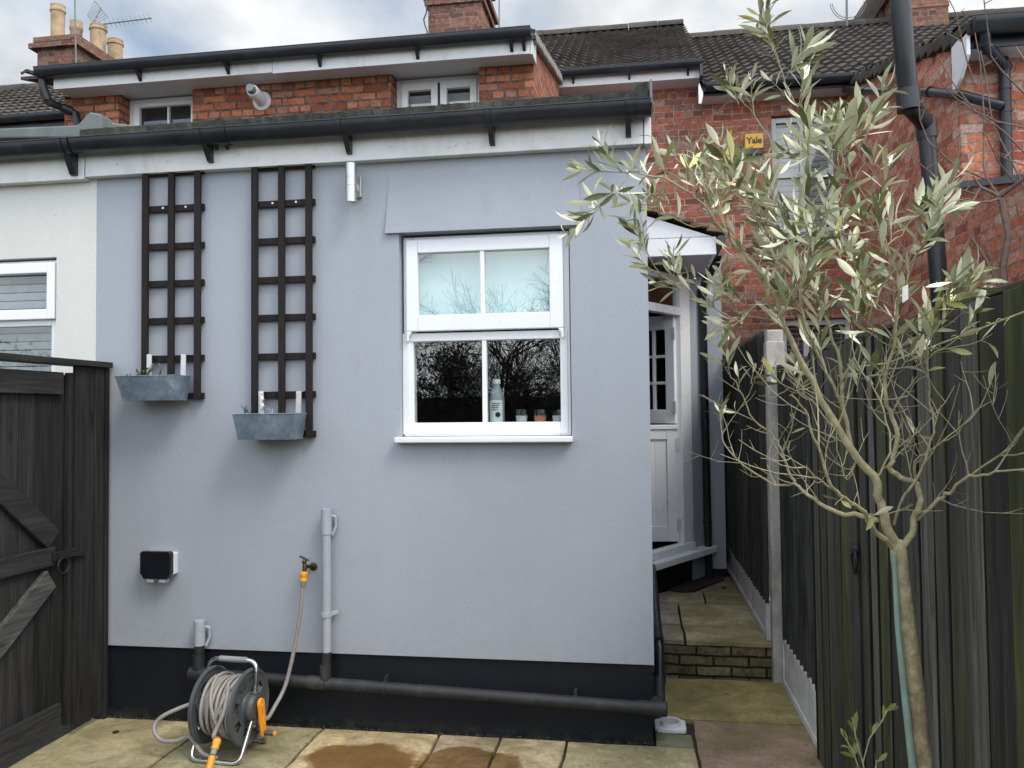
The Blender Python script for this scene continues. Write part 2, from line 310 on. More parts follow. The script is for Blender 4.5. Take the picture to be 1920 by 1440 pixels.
# ------------------------------------------------------------------ mesh builder
ORG = {}
def ob_origin(o): return ORG[o.name]
class MB:
    def __init__(s): s.v = []; s.f = []; s.c = []; s.sm = []
    def add(s, vs, fs, col=1.0, smooth=False):
        n = len(s.v); s.v += [Vector(v) for v in vs]
        for f in fs: s.f.append([n+i for i in f]); s.c.append(col); s.sm.append(smooth)
        return s
    def box(s, x0, x1, y0, y1, z0, z1, col=1.0):
        vs = [(x, y, z) for x in (x0, x1) for y in (y0, y1) for z in (z0, z1)]
        return s.add(vs, [(0, 1, 3, 2), (4, 6, 7, 5), (0, 4, 5, 1), (2, 3, 7, 6), (0, 2, 6, 4), (1, 5, 7, 3)], col)
    def bar(s, a, b, w_, t_, upv=(0, 0, 1), col=1.0):
        """box beam from a to b, w_ wide along upv, t_ thick across"""
        a, b = Vector(a), Vector(b); d = (b-a).normalized(); u = Vector(upv); u = (u-d*u.dot(d)).normalized(); q = d.cross(u)
        vs = [e+u*(i*w_/2)+q*(j*t_/2) for e in (a, b) for i in (-1, 1) for j in (-1, 1)]
        return s.add(vs, [(0, 1, 3, 2), (4, 6, 7, 5), (0, 4, 5, 1), (2, 3, 7, 6), (0, 2, 6, 4), (1, 5, 7, 3)], col)
    def prism(s, poly, d, col=1.0, smooth=False):
        """closed polygon (3D points) pushed along vector d"""
        n = len(poly); d = Vector(d); vs = [Vector(p) for p in poly]+[Vector(p)+d for p in poly]
        s.add(vs, [tuple(range(n))[::-1], tuple(range(n, 2*n))], col)
        k = len(s.v)-2*n
        for i in range(n): s.f.append([k+i, k+(i+1) % n, k+n+(i+1) % n, k+n+i]); s.c.append(col); s.sm.append(smooth)
        return s
    def tube(s, pts, r, seg=8, col=1.0, cap=True, smooth=True):
        pts = [Vector(p) for p in pts]; n = len(pts); rr = r if isinstance(r, (list, tuple)) else [r]*n
        base = len(s.v); pu = None
        for i, p in enumerate(pts):
            d = (pts[min(i+1, n-1)]-pts[max(i-1, 0)]).normalized()
            if pu is None: pu = d.orthogonal().normalized()
            pu = (pu-d*pu.dot(d)); pu = pu.normalized() if pu.length > 1e-6 else d.orthogonal().normalized(); q = d.cross(pu)
            for k in range(seg):
                t = 2*math.pi*k/seg; s.v.append(p+(pu*math.cos(t)+q*math.sin(t))*rr[i])
        for i in range(n-1):
            for k in range(seg):
                a_, b_ = base+i*seg+k, base+i*seg+(k+1) % seg
                s.f.append([a_, b_, b_+seg, a_+seg]); s.c.append(col); s.sm.append(smooth)
        if cap:
            a0, a1 = [v.copy() for v in s.v[base:base+seg]], [v.copy() for v in s.v[base+(n-1)*seg:base+n*seg]]; b0 = len(s.v); s.v += a0+a1
            s.f.append([b0+k for k in range(seg)][::-1]); s.c.append(col); s.sm.append(False)
            s.f.append([b0+seg+k for k in range(seg)]); s.c.append(col); s.sm.append(False)
        return s
    def lathe(s, o, ax, prof, seg=24, col=1.0, smooth=True):
        """prof = (radius, distance along ax) list"""
        o, ax = Vector(o), Vector(ax).normalized(); u = ax.orthogonal().normalized(); q = ax.cross(u); base = len(s.v); n = len(prof)
        for r_, h in prof:
            for k in range(seg):
                t = 2*math.pi*k/seg; s.v.append(o+ax*h+(u*math.cos(t)+q*math.sin(t))*max(r_, 1e-5))
        for i in range(n-1):
            for k in range(seg):
                a_, b_ = base+i*seg+k, base+i*seg+(k+1) % seg
                s.f.append([a_, b_, b_+seg, a_+seg]); s.c.append(col); s.sm.append(smooth)
        return s
    def build(s, name, mat, parent=None, bevel=0, org=None):
        if parent is not None: o0 = ORG[parent.name]
        elif org is not None: o0 = Vector(org)
        else:
            xs = [v.x for v in s.v]; ys = [v.y for v in s.v]; zs = [v.z for v in s.v]
            o0 = Vector(((min(xs)+max(xs))/2, (min(ys)+max(ys))/2, min(zs)))
        me = bpy.data.meshes.new(name); me.from_pydata([tuple(v-o0) for v in s.v], [], s.f)
        at_ = me.color_attributes.new('tint', 'FLOAT_COLOR', 'CORNER'); i = 0
        for p, c, sm in zip(me.polygons, s.c, s.sm):
            p.use_smooth = sm; cc_ = (c, c, c, 1) if isinstance(c, (int, float)) else tuple(c)+(1,)
            for _ in range(p.loop_total): at_.data[i].color = cc_; i += 1
        me.materials.append(MAT[mat]); me.validate()
        if any(s.sm) and len(s.f) < 6000: me.set_sharp_from_angle(angle=R(38))
        o = bpy.data.objects.new(name, me); C.objects.link(o)
        if parent is not None: o.parent = parent
        else: o.location = o0
        if bevel:
            b = o.modifiers.new('bevel', 'BEVEL'); b.width = bevel; b.segments = 2; b.limit_method = 'ANGLE'; b.angle_limit = R(40); b.harden_normals = False
        ORG[o.name] = o0
        return o
def empty(name, loc):
    o = bpy.data.objects.new(name, None); C.objects.link(o); o.location = loc; ORG[o.name] = Vector(loc); o.empty_display_size = .1
    return o
def tag(o, label, cat=None, group=None, kind=None):
    o['label'] = label
    if cat: o['category'] = cat
    if group: o['group'] = group
    if kind: o['kind'] = kind
    return o
def copy_tree(o, parent=None, shift=None):
    c = o.copy(); C.objects.link(c); c.parent = parent; ORG[c.name] = ORG[o.name]
    if shift is not None: c.location = o.location+Vector(shift); ORG[c.name] = ORG[o.name]+Vector(shift)
    for ch in [x for x in bpy.data.objects if x.parent is o and x is not c]: copy_tree(ch, c)
    return c
def struct(o, label=None):
    o['kind'] = 'structure'
    if label: o['label'] = label
    return o
def rail_gutter(x0, x1, y, z, r):
    """half-round gutter from x0 to x1, its rim at z, its centre at y"""
    g = MB(); n = 12; P = []
    for k in range(n+1): t = math.pi*k/n; P.append((y-r*math.cos(t), z-r*math.sin(t)*1.3))
    for k in range(n+1): t = math.pi*(n-k)/n; P.append((y-(r-.004)*math.cos(t), z-(r-.004)*math.sin(t)*1.3))
    vs = [(x, a_, b_) for x in (x0, x1) for a_, b_ in P]; m_ = len(P)
    g.add(vs, [[i, (i+1) % m_, m_+(i+1) % m_, m_+i] for i in range(m_)], 1, True)
    g.tube([(x0, y-r+.001, z), (x1, y-r+.001, z)], .0045, 6)
    for x in (x0, x1-.003):
        g.prism([(x, a_, b_) for a_, b_ in P[:n+1]], (.003, 0, 0))
    return g

YW = 4.247          # plane of the grey wall
P = lambda x, y, Y=YW: at(x, y, 'Y', Y)
def frame_rect(x0, x1, z0, z1, wl, wr, wb, wt, y0, y1):
    """rectangular frame with mitred-looking butt joints, facing -Y"""
    f = MB(); f.box(x0, x0+wl, y0, y1, z0, z1); f.box(x1-wr, x1, y0, y1, z0, z1)
    f.box(x0+wl, x1-wr, y0, y1, z0, z0+wb); f.box(x0+wl, x1-wr, y0, y1, z1-wt, z1); return f

# ================================================================== ground, paving, steps
g = MB(); g.box(-60, 60, -60, 60, -.6, -.075); struct(g.build('ground', 'grass_ground'))
g = MB(); g.box(-3.3, .92, -4, 5.32, -.07, -.028); struct(g.build('paving_bed', 'joint'))
pv = MB(); T = lambda r, g_, b: (r, g_, b)
GRN, GR2, TAN, PNK, BRN = (.27, .255, .15), (.25, .245, .155), (.36, .30, .20), (.33, .265, .215), (.185, .135, .10)
def slab(x0, x1, y0, y1, z, c, th=.034, gp=.008):
    """one riven slab with a slightly uneven outline and top"""
    x0 += gp; x1 -= gp; y0 += gp; y1 -= gp; nx, ny = max(2, int((x1-x0)/.09)), max(2, int((y1-y0)/.09)); vs = []
    e = lambda a_, b_: noise.noise(Vector((a_*9, b_*9, z*3+3)))*.009
    for j in range(ny+1):
        for i in range(nx+1):
            x, y = x0+(x1-x0)*i/nx, y0+(y1-y0)*j/ny
            if i in (0, nx): x += e(x, y+9)
            if j in (0, ny): y += e(x+5, y)
            ed = .0045 if i in (0, nx) or j in (0, ny) else 0
            vs.append((x, y, z-ed+noise.noise(Vector((x*4, y*4, z)))*.0022))
    k = nx+1; fs = [(j*k+i, j*k+i+1, (j+1)*k+i+1, (j+1)*k+i) for j in range(ny) for i in range(nx)]
    pv.add(vs, fs, c, True)
    rim = [i for i in range(nx+1)]+[j*k+nx for j in range(1, ny+1)]+[ny*k+i for i in range(nx-1, -1, -1)]+[j*k for j in range(ny-1, 0, -1)]
    t_ = [vs[i] for i in rim]; b_ = [(x, y, z-th) for x, y, q in t_]; n = len(t_)
    pv.add(t_+b_, [(i, n+i, n+(i+1) % n, (i+1) % n) for i in range(n)], c)
xs = [-3.05, -2.35, -1.697, -1.05, -.725, -.385, .27]
cs = [(.44, .37, .22), (.38, .34, .21), (.56, .43, .25), (.44, .33, .24), (.54, .43, .27), (.45, .38, .22)]
for i in range(6): slab(xs[i], xs[i+1], 3.52, 4.232 if i < 5 else 4.225, 0, cs[i])
slab(.07, .262, 4.225, 4.385, 0, (.25, .24, .17), gp=.003)
slab(.27, .905, 3.70, 4.60, 0, (.34, .24, .165)); slab(.09, .90, 4.60, 5.30, 0, (.40, .32, .13))
random.seed(3)
ys = [3.52, 2.9, 2.2, 1.6, .9, .2, -.5, -1.2, -2.0, -2.8]
for j in range(9):
    x = -3.1; 
    while x < .75:
        w_ = random.choice((.45, .6, .75, .9)); x1 = min(x+w_, .88); slab(x, x1, ys[j+1], ys[j], 0, random.choice((GRN, GR2, TAN, PNK, BRN))); x = x1
struct(pv.build('patio', 'paving'))
# raised path behind the step
pv = MB(); ZT = .224
slab(.06, .285, 5.335, 5.72, ZT, (.40, .33, .25), .030); slab(.06, .285, 5.72, 6.02, ZT, (.40, .33, .26), .030)
slab(.285, .83, 5.325, 6.36, ZT, (.44, .38, .22), .030)
slab(.06, .285, 6.02, 6.36, ZT, (.36, .31, .24), .030)
slab(.06, .50, 6.36, 6.78, ZT, (.40, .36, .26), .030); slab(.50, .81, 6.36, 6.78, ZT, (.32, .28, .15), .030)
slab(.06, .45, 6.78, 7.4, ZT, (.34, .31, .22), .030); slab(.45, .80, 6.78, 7.4, ZT, (.24, .21, .14), .030)
slab(.80, 2.4, 6.0, 9.6, ZT-.1, (.24, .21, .14), .030)
r_ = struct(pv.build('garden_path', 'paving'))
g = MB(); g.box(.03, .845, 5.345, 9.7, -.07, ZT-.031); s_ = g.build('step_riser', 'brick_step', r_)

# ================================================================== right-hand house row (main rear wall and roofs)
YM = 9.7
def tiles(x0, x1, y0, z0, y1, z1, per=.128, course=.245, mat='roof_tile', name='roof', parent=None, lift=.034):
    g = MB(); d = Vector((0, y1-y0, z1-z0)); Ln = d.length; d.normalize(); nrm = Vector((0, -d.z, d.y)); n = int(round(Ln/course)); c_ = Ln/n
    st = per/6; nx = int((x1-x0)/st)+1
    def h(u): t = (u/per) % 1; return .020*max(0, math.sin(math.pi*min(t/.62, 1)))**.8
    for k in range(n):
        a0 = Vector((0, y0, z0))+d*(k*c_); a1 = Vector((0, y0, z0))+d*((k+1)*c_+.02); vs = []
        jit = [random.uniform(-.004, .004) for _ in range(nx//12+3)]
        for i in range(nx+1):
            x = x0+(x1-x0)*i/nx; hh = h(x); j = jit[i//12]; xv = Vector((x, 0, 0))
            vs += [xv+a0+nrm*(hh+lift-.026), xv+a0+nrm*(hh+lift+j), xv+a1+nrm*(hh+j*.3)]
        for i in range(nx):
            t_ = 1+.35*noise.noise(Vector((i//12*3.7+k*1.3, k*5.1, 2)))
            b_ = 3*i; g.add(vs[b_:b_+6], [(0, 3, 4, 1), (1, 4, 5, 2)], t_, False)
    # underside
    g.add([(x0, y0, z0-.03), (x1, y0, z0-.03), (x1, y1, z1-.03), (x0, y1, z1-.03), (x0, y0, z0-.06), (x1, y0, z0-.06), (x1, y1, z1-.06), (x0, y1, z1-.06)],
          [(0, 1, 2, 3), (4, 7, 6, 5), (0, 4, 5, 1), (1, 5, 6, 2), (2, 6, 7, 3), (3, 7, 4, 0)], .8)
    return g.build(name, mat, parent)
def ridge(x0, x1, y, z, mat, parent, r=.11):
    g = MB(); x = x0; k = 0
    while x < x1-.05:
        e = min(x+.44, x1); P_ = [(0, y-r*math.cos(t), z-.06+r*math.sin(t)*(1+(k % 2)*.06)) for t in [math.pi*i/8 for i in range(9)]]
        g.prism([(x, a_, b_) for _, a_, b_ in P_], (e-x-.006, 0, 0), random.uniform(.8, 1.2), True); x = e; k += 1
    return g.build('ridge', mat, parent)
def wall_with_holes(x0, x1, z0, z1, y0, y1, holes, g=None):
    """wall slab facing -Y; holes = (x0,x1,z0,z1) from left to right"""
    g = g or MB(); x = x0
    for a_, b_, c_, d_ in holes:
        g.box(x, a_, y0, y1, z0, z1); g.box(a_, b_, y0, y1, z0, c_); g.box(a_, b_, y0, y1, d_, z1); x = b_
    g.box(x, x1, y0, y1, z0, z1); return g
def blinds(x0, x1, z0, z1, y, parent, pitch=.05, mat='slat_white', name='blind', tilt=.6):
    g = MB(); z = z0+pitch*.5
    while z < z1: g.bar((x0, y, z), (x1, y, z), pitch*.9, .003, (0, -math.cos(tilt), math.sin(tilt))); z += pitch
    return g.build(name, mat, parent)

wz = at(1250, 190, 'Y', YM).z
eL = at(1190, 122, 'Y', 9.32).z; eR = at(1480, 147, 'Y', 9.32).z
xr0, xm, xf = -.85, .78, 2.45
# house with the higher roof
hA = empty('terraced_house', (0, YM, 0))
tag(hA, 'soot-stained red brick house back with grey tiled roof and central chimney, behind the grey extension', 'house')
zA = at(1200, 152, 'Y', 9.40).z
wall_with_holes(-5.75, xm, 0, zA+.02, YM, YM+.25, []).build('wall', 'brick_rear', hA)
ridgeA = at(1150, 58, 'Y', 12.5); zrA = at(1265, 50, 'Y', 12.5).z
tiles(-5.75, xm+.02, 9.36, eL-.01, 12.5, zrA, parent=hA, name='roof')
ridge(-5.75, xm+.02, 12.5, zrA+.05, 'roof_tile', hA)
g = MB(); g.box(-5.75, xm, 9.42, 9.44, zA-.0, eL-.03); g.build('fascia', 'fascia_white', hA)
g = MB(); g.box(-5.75, xm, 9.44, YM, zA, zA+.012); g.build('soffit', 'soffit_white', hA)
gt = rail_gutter(-.80, xm+.02, 9.355, eL+.01, .062).build('gutter', 'gutter_black', hA)
for px in (1075, 1180, 1290):
    q = P(px, 150, 9.41); b = MB(); b.prism([(q.x-.012, 9.42, eL-.05), (q.x-.012, 9.42, eL-.13), (q.x-.012, 9.33, eL-.06)], (.024, 0, 0)); b.build('bracket', 'gutter_black', gt)
# house with the lower roof
hB = empty('terraced_house', (xm, YM, 0))
tag(hB, 'red brick house with lower mossy tiled roof and slatted windows behind the olive tree', 'house')
zB = at(1480, 168, 'Y', 9.40).z
uw = (P(1446, 222, YM).x, P(1565, 222, YM).x, P(1500, 436, YM).z, P(1500, 214, YM).z)
lw = (P(1466, 600, YM).x, P(1598, 600, YM).x, P(1500, 745, YM).z, P(1530, 597, YM).z)
def holed(x0, x1, z0, z1, y0, y1, H, g):
    """holes stacked in one column"""
    xa, xb = min(h[0] for h in H), max(h[1] for h in H)
    g.box(x0, xa, y0, y1, z0, z1); g.box(xb, x1, y0, y1, z0, z1); z = z0
    for h in sorted(H, key=lambda h: h[2]):
        g.box(xa, xb, y0, y1, z, h[2])
        if h[0] > xa+1e-4: g.box(xa, h[0], y0, y1, h[2], h[3])
        if h[1] < xb-1e-4: g.box(h[1], xb, y0, y1, h[2], h[3])
        z = h[3]
    g.box(xa, xb, y0, y1, z, z1); return g
holed(xm, 2.9, 0, zB+.02, YM, YM+.25, [uw, lw], MB()).build('wall', 'brick_rear', hB)
zrB = at(1500, 58, 'Y', 12.5).z
tiles(xm+.02, 5.6, 9.36, eR-.01, 12.5, zrB, parent=hB, name='roof'); ridge(xm+.02, 5.6, 12.5, zrB+.04, 'roof_tile', hB)
g = MB(); g.box(xm+.03, 2.44, 9.42, 9.44, zB, eR-.03); g.build('fascia', 'gutter_black', hB)
g = MB(); g.box(xm+.03, 2.44, 9.44, YM, zB, zB+.012); g.build('soffit', 'soffit_white', hB)
rail_gutter(xm+.05, 2.43, 9.355, eR+.01, .062).build('gutter', 'gutter_black', hB)
g = MB(); g.box(xm-.01, xm+.022, 9.31, 9.45, zA-.02, eL-.02); g.build('eaves_end', 'gutter_black', hB)
for k, (h, nm) in enumerate(((uw, 'window'), (lw, 'window'))):
    wn = frame_rect(h[0]+.01, h[1]-.01, h[2]+.01, h[3]-.01, .05, .05, .05, .06, YM+.06, YM+.11)
    xc = (h[0]+h[1])/2 if k == 0 else h[0]+(h[1]-h[0])*.36
    wn.box(xc-.03, xc+.03, YM+.06, YM+.11, h[2]+.06, h[3]-.07)
    if k == 0: zc = h[2]+(h[3]-h[2])*.5; wn.box(h[0]+.06, xc-.03, YM+.062, YM+.11, zc-.03, zc+.03); wn.box(xc+.03, h[1]-.06, YM+.062, YM+.11, zc-.03, zc+.03)
    wo = wn.build(nm, 'upvc_old', hB, .004)
    g = MB(); g.box(h[0]+.05, h[1]-.05, YM+.095, YM+.10, h[2]+.05, h[3]-.06); g.build('pane', 'glass', wo)
    blinds(h[0]+.03, h[1]-.03, h[2]+.03, h[3]-.06, YM+.17, wo, .062 if k else .07, tilt=.25 if k else .9)
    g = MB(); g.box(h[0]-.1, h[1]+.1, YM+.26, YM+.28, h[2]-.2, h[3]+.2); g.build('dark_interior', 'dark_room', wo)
g = MB(); g.box(uw[0]-.05, uw[1]+.05, YM-.05, YM+.05, uw[2]-.06, uw[2]-.002); g.build('window_sill', 'lead', hB, .006)

# ---- chimneys
def stack(parent, x0, x1, y0, y1, z0, z1, bands, mat='brick_chimney', label=None, name='chimney'):
    g = MB(); g.box(x0, x1, y0, y1, z0, z1)
    o = g.build(name, mat, parent)
    if label: o['label'] = label
    b = MB()
    for zb, h, pr in bands: b.box(x0-pr, x1+pr, y0-pr, y1+pr, zb, zb+h)
    if bands: b.build('brick_band', mat, o, .006)
    return o
def pot(parent, x, y, z, h, r, lean=(0, 0)):
    ax = Vector((lean[0], lean[1], 1)); g = MB()
    g.lathe((x, y, z), ax, [(0, -.02), (r*1.02, -.02), (r*.95, h*.12), (r*.98, h*.82), (r*1.1, h*.84), (r*1.1, h*.9), (r*.98, h*.93), (r*1.03, h), (r*.86, h), (r*.86, h*.5), (0, h*.5)], 22)
    return g.build('chimney_pot', 'clay_pot', parent)
YC = 12.4
cxa, cxb = P(803, 40, YC).x, P(903, 40, YC).x
z6 = P(850, 62, YC).z
cc_ = stack(hA, cxa, cxb, YC, YC+1.0, z6-.9, z6+1.0, [(P(850, 8, YC).z, .08, .05), (P(850, -8, YC).z, .1, .09)])
g = MB(); g.box(cxa-.05, cxb+.05, YC-.05, YC+1.05, z6+1.0, z6+1.06); g.build('mortar_cap', 'mortar', cc_)
for i in range(3): pot(cc_, cxa+.2+.25*i*((cxb-cxa)/.8), YC+.3+.2*i, z6+1.05, .4, .12)
# ferns and cable on its left edge
g = MB(); q = P(800, 30, YC-.06); pts = [q+Vector((-.02+.03*math.sin(k*1.7), 0, -.35+.1*k)) for k in range(8)]; g.tube(pts, .012, 5)
g.build('cable', 'lettering', cc_)
# left chimney, with four pots
hC = empty('terraced_house', (-8, YM, 0))
tag(hC, 'far left house with dark tiled roof and brick chimney with four clay pots', 'house')
YD = 12.4; a0, a1 = P(70, 120, YD), P(143, 110, YD); ztop = P(110, 72, YD).z; x0, x1 = a0.x, a1.x
yback = at(232, 125, 'X', x1).y
ck = stack(hC, x0, x1, YD, YD+1.75, a0.z-1.4, ztop-.02, [(P(110, 88, YD).z-.03, .09, .10), (P(110, 76, YD).z-.02, .09, .05)])
g = MB(); g.box(x0-.03, x1+.03, YD-.03, YD+1.78, ztop-.005, ztop+.03); g.build('mortar_cap', 'mortar', ck)
for (pxx, pyb, pyt, Yp, r) in ((108, 55, 12, YD+.3, 14), (143, 56, 42, YD+1.5, 12), (184, 95, 50, YD+.75, 16), (216, 122, 77, YD+1.4, 15)):
    b_ = P(pxx, pyb, Yp); t_ = P(pxx, pyt, Yp); b_.x = min(max(b_.x, x0+.15), x1-.12) if pxx < 120 else b_.x
    sc_r = r*Yp/1520; bx = min(b_.x, x1-.10); zb = min(b_.z, ztop+.02) if pxx > 150 else b_.z
    pot(ck, bx, Yp, ztop+.01, max(.25, t_.z-ztop), sc_r)
g = MB(); e0 = P(70, 226, 9.4); rz = P(35, 172, 11.4).z
tiles(-13, -5.76, 9.36, e0.z+.05, 11.4, rz+.02, parent=hC, name='roof'); ridge(-13, -5.76, 11.4, rz+.06, 'roof_tile', hC)
rail_gutter(-9, -5.8, 9.33, e0.z+.05, .062).build('gutter', 'gutter_black', hC)
g = MB(); g.box(-9, -5.76, YM, YM+.25, 0, e0.z); g.box(-13, -9, YM, YM+.25, 0, e0.z); g.build('wall', 'brick_rear', hC)
g = MB(); g.box(-9, -5.8, 9.40, 9.43, e0.z-.12, e0.z+.0); g.build('fascia', 'gutter_black', hC)
# right chimney with party wall on the lower roof
YE = 12.0; q0, q1 = P(1692, 40, YE), P(1779, 40, YE); zb = P(1740, 62, YE).z
ce = stack(hB, q0.x-.02, q1.x, YE, YE+1.1, zb-.5, zb+1.2, [(P(1740, 14, YE).z, .07, .012), (zb+.75, .09, .06)])
g = MB(); q2 = P(1634, 62, YE+1.2)
g.prism([(q0.x-.07, YE+.02, zb-.1), (q0.x-.07, YE+1.12, zb+.45), (q0.x-.07, YE+1.12, zb+.2), (q0.x-.07, YE+.02, zb-.3)], (.045, 0, 0)); g.build('lead_flashing', 'lead', ce)
g = MB(); a_, b_ = P(1612, 46, 12.6), P(1662, -30, 12.9)
g.bar(a_, b_, .12, .25, (0, 1, 0)); g.build('verge_cap', 'roof_tile', hB)
g = MB(); g.prism([a_+Vector((.1, .05, -.3)), a_+Vector((.06, .05, 0)), b_+Vector((.06, .05, 0)), P(1700, -30, 12.9), P(1700, 60, 12.6)], (0, .2, 0)); g.build('party_wall', 'brick_chimney', hB)

# ================================================================== upper brick wing behind the extensions
YG = 7.0; XR = -.85
wg = empty('brick_wing', (-3.2, YG, 0))
tag(wg, 'orange-red brick upper storey with white soffit and two windows, rising behind the grey extension', 'house')
zs = P(950, 118, YG).z; zf = at(1000, 97, 'Y', 6.74).z
w1 = (P(222, 200, YG).x, P(361, 200, YG).x, 3.7, zs+.001)
w2 = (P(733, 150, YG).x, P(898, 140, YG).x, 3.7, zs+.001)
g = MB(); xx = -5.42
for h in (w1, w2): g.box(xx, h[0], YG, YG+.25, 3.2, zs); g.box(h[0], h[1], YG, YG+.25, 3.2, 3.7); xx = h[1]
g.box(xx, XR, YG, YG+.25, 3.2, zs)
z9 = at(1045, 128, 'X', XR).z
g.prism([(XR, YG+.25, 3.2), (XR, YM, 3.2), (XR, YM, 5.72), (XR, YG+.25, zs+.18)], (-.22, 0, 0))
g.prism([(XR-.001, YG+.002, zs), (XR-.001, YG+.25, zs), (XR-.001, YG+.25, zs+.18), (XR-.001, YG+.002, zs+.11)], (-.22, 0, 0))
g.build('wall', 'brick_wing', wg)
xl = P(100, 172, 6.74).x; g = MB(); g.box(xl, XR+.02, 6.755, YG, zf+.012, zf+.024); g.box(xl, -5.42, YG, YG+.4, zf+.012, zf+.024); g.build('soffit', 'soffit_white', wg)
for k, h in enumerate((w1, w2)):      # boxed soffit set down in the window recess
    g = MB(); g.box(h[0]-.0, h[1]+.0, YG+.001, YG+.25, h[3]-.002, h[3]+.012); g.build('head_panel', 'soffit_white', wg)
g = MB(); xj = P(515, 130, 6.79).x; xl = P(100, 172, 6.74).x
g.box(xl, xj-.003, 6.742, 6.755, zf, zf+.17); g.box(xj+.003, XR+.0, 6.739, 6.755, zf-.012, zf+.17); g.build('fascia', 'fascia_white', wg)
g = MB(); g.prism([(XR+.005, 6.738, zf-.02), (XR+.005, 6.738, zf+.19), (XR+.005, YG+.0, zf+.24), (XR+.005, YG+.0, zf-.0)], (.018, 0, 0)); g.build('box_end', 'fascia_white', wg)
zg = P(1000, 53, 6.67).z
gt = rail_gutter(P(70, 145, 6.67).x, XR+.02, 6.676, zg, .062).build('gutter', 'gutter_black', wg)
for px in (270, 434, 605, 787, 962, 985):
    q = P(px, 140, 6.79); b = MB(); b.prism([(q.x-.014, 6.739, zg-.06), (q.x-.014, 6.739, zg-.16), (q.x-.014, 6.66, zg-.08)], (.028, 0, 0)); b.build('bracket', 'gutter_black', gt)
tiles(-5.66, XR+.05, 6.72, zg-.005, 9.66, zg-.005+2.92*.265, parent=wg, name='roof', lift=.016)
g = MB()   # mortared verge
y = 6.76
while y < 9.6:
    z = zg-.0+(y-6.74)*.265; g.box(XR+.002, XR+.052, y, y+.13, z-.055+random.uniform(-.01, .01), z+.02+random.uniform(0, .012)); y += .135
g.build('verge', 'mortar', wg, .01)
for k, h in enumerate((w1, w2)):
    yf = YG+.17
    f = frame_rect(h[0]+.002, h[1]-.002, 3.75, h[3]-.013, .05, .05, .05, .05, yf, yf+.06)
    wo = f.build('window', 'upvc', wg, .004)
    if k: wo['label'] = 'two-leaf casement window with grey slats'
    xc = (h[0]+h[1])/2
    if k == 1:
        for a_, b_ in ((h[0]+.052, xc-.012), (xc+.012, h[1]-.052)):
            s_ = frame_rect(a_, b_, 3.8, h[3]-.055, .062, .062, .062, .07, yf-.02, yf+.03).build('sash', 'upvc', wo, .004)
        g = MB(); g.box(xc-.01, xc+.01, yf+.0, yf+.05, 3.8, h[3]-.063); g.build('dark_joint', 'lettering', wo)
        blinds(h[0]+.1, h[1]-.1, 3.9, h[3]-.15, yf+.10, wo, .075, tilt=1.1)
    else:
        s_ = frame_rect(h[0]+.05, h[1]-.05, 3.8, h[3]-.06, .06, .06, .06, .035, yf-.015, yf+.03).build('sash', 'upvc', wo, .004)
        g = MB(); g.box(xc+.02, xc+.035, yf+.0, yf+.03, 3.86, h[3]-.1); g.build('glazing_bar', 'upvc', wo)
        blinds(h[0]+.1, h[1]-.1, 3.9, h[3]-.25, yf+.10, wo, .075, tilt=1.1)
    g = MB(); g.box(h[0]+.1, h[1]-.1, yf+.03, yf+.036, 3.8, h[3]-.1); g.build('pane', 'glass', wo)
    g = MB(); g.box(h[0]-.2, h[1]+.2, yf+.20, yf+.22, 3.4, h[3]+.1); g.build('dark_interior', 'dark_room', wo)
# downpipe at the wing's left corner
g = MB(); pp = [P(80, 150, 6.72), P(82, 178, 6.72), P(92, 192, 6.76), P(125, 205, 6.93), P(142, 213, 6.95), P(147, 240, 6.95), P(148, 300, 6.95)]
g.tube(pp, .036, 12); 
for i in (1, 3): g.tube([pp[i]-(pp[i]-pp[i-1]).normalized()*.05, pp[i]+(pp[i+1]-pp[i]).normalized()*.05], .044, 12)
tag(g.build('downpipe', 'pipe_black'), 'short black swan-neck downpipe under the left end of the upper gutter', 'downpipe')
# boiler flue
fl = P(492, 190, YG); tip = P(470, 166, 6.72)
root = empty('boiler_flue', (fl.x, YG, fl.z-.1)); tag(root, 'white round boiler flue with grey grille sticking out of the orange brick', 'flue')
ax = (tip-fl); Ln = ax.length
g = MB(); g.lathe(fl, ax, [(0, -.05), (.054, -.05), (.054, Ln*.85), (.050, Ln*.87), (.036, Ln*.87)], 24); g.build('pipe', 'fascia_white', root)
g = MB(); g.lathe(fl, (0, -1, 0), [(.05, 0), (.088, .0), (.088, .012), (.055, .02)], 28); g.build('collar', 'upvc_old', root)
g = MB(); g.lathe(fl, ax, [(.036, Ln*.8), (.036, Ln*1.0), (.030, Ln*1.02), (0, Ln*1.02)], 20)
for k in range(8):
    t = math.pi*k/4; u = ax.orthogonal().normalized(); v_ = ax.normalized().cross(u); c_ = u*math.cos(t)+v_*math.sin(t)
    g.bar(fl+ax*.86+c_*.038, fl+ax*1.06+c_*.030, .008, .008)
g.lathe(fl, ax, [(.0, Ln*1.06), (.034, Ln*1.06), (.034, Ln*1.09), (0, Ln*1.09)], 20); g.build('grille', 'lead', root)

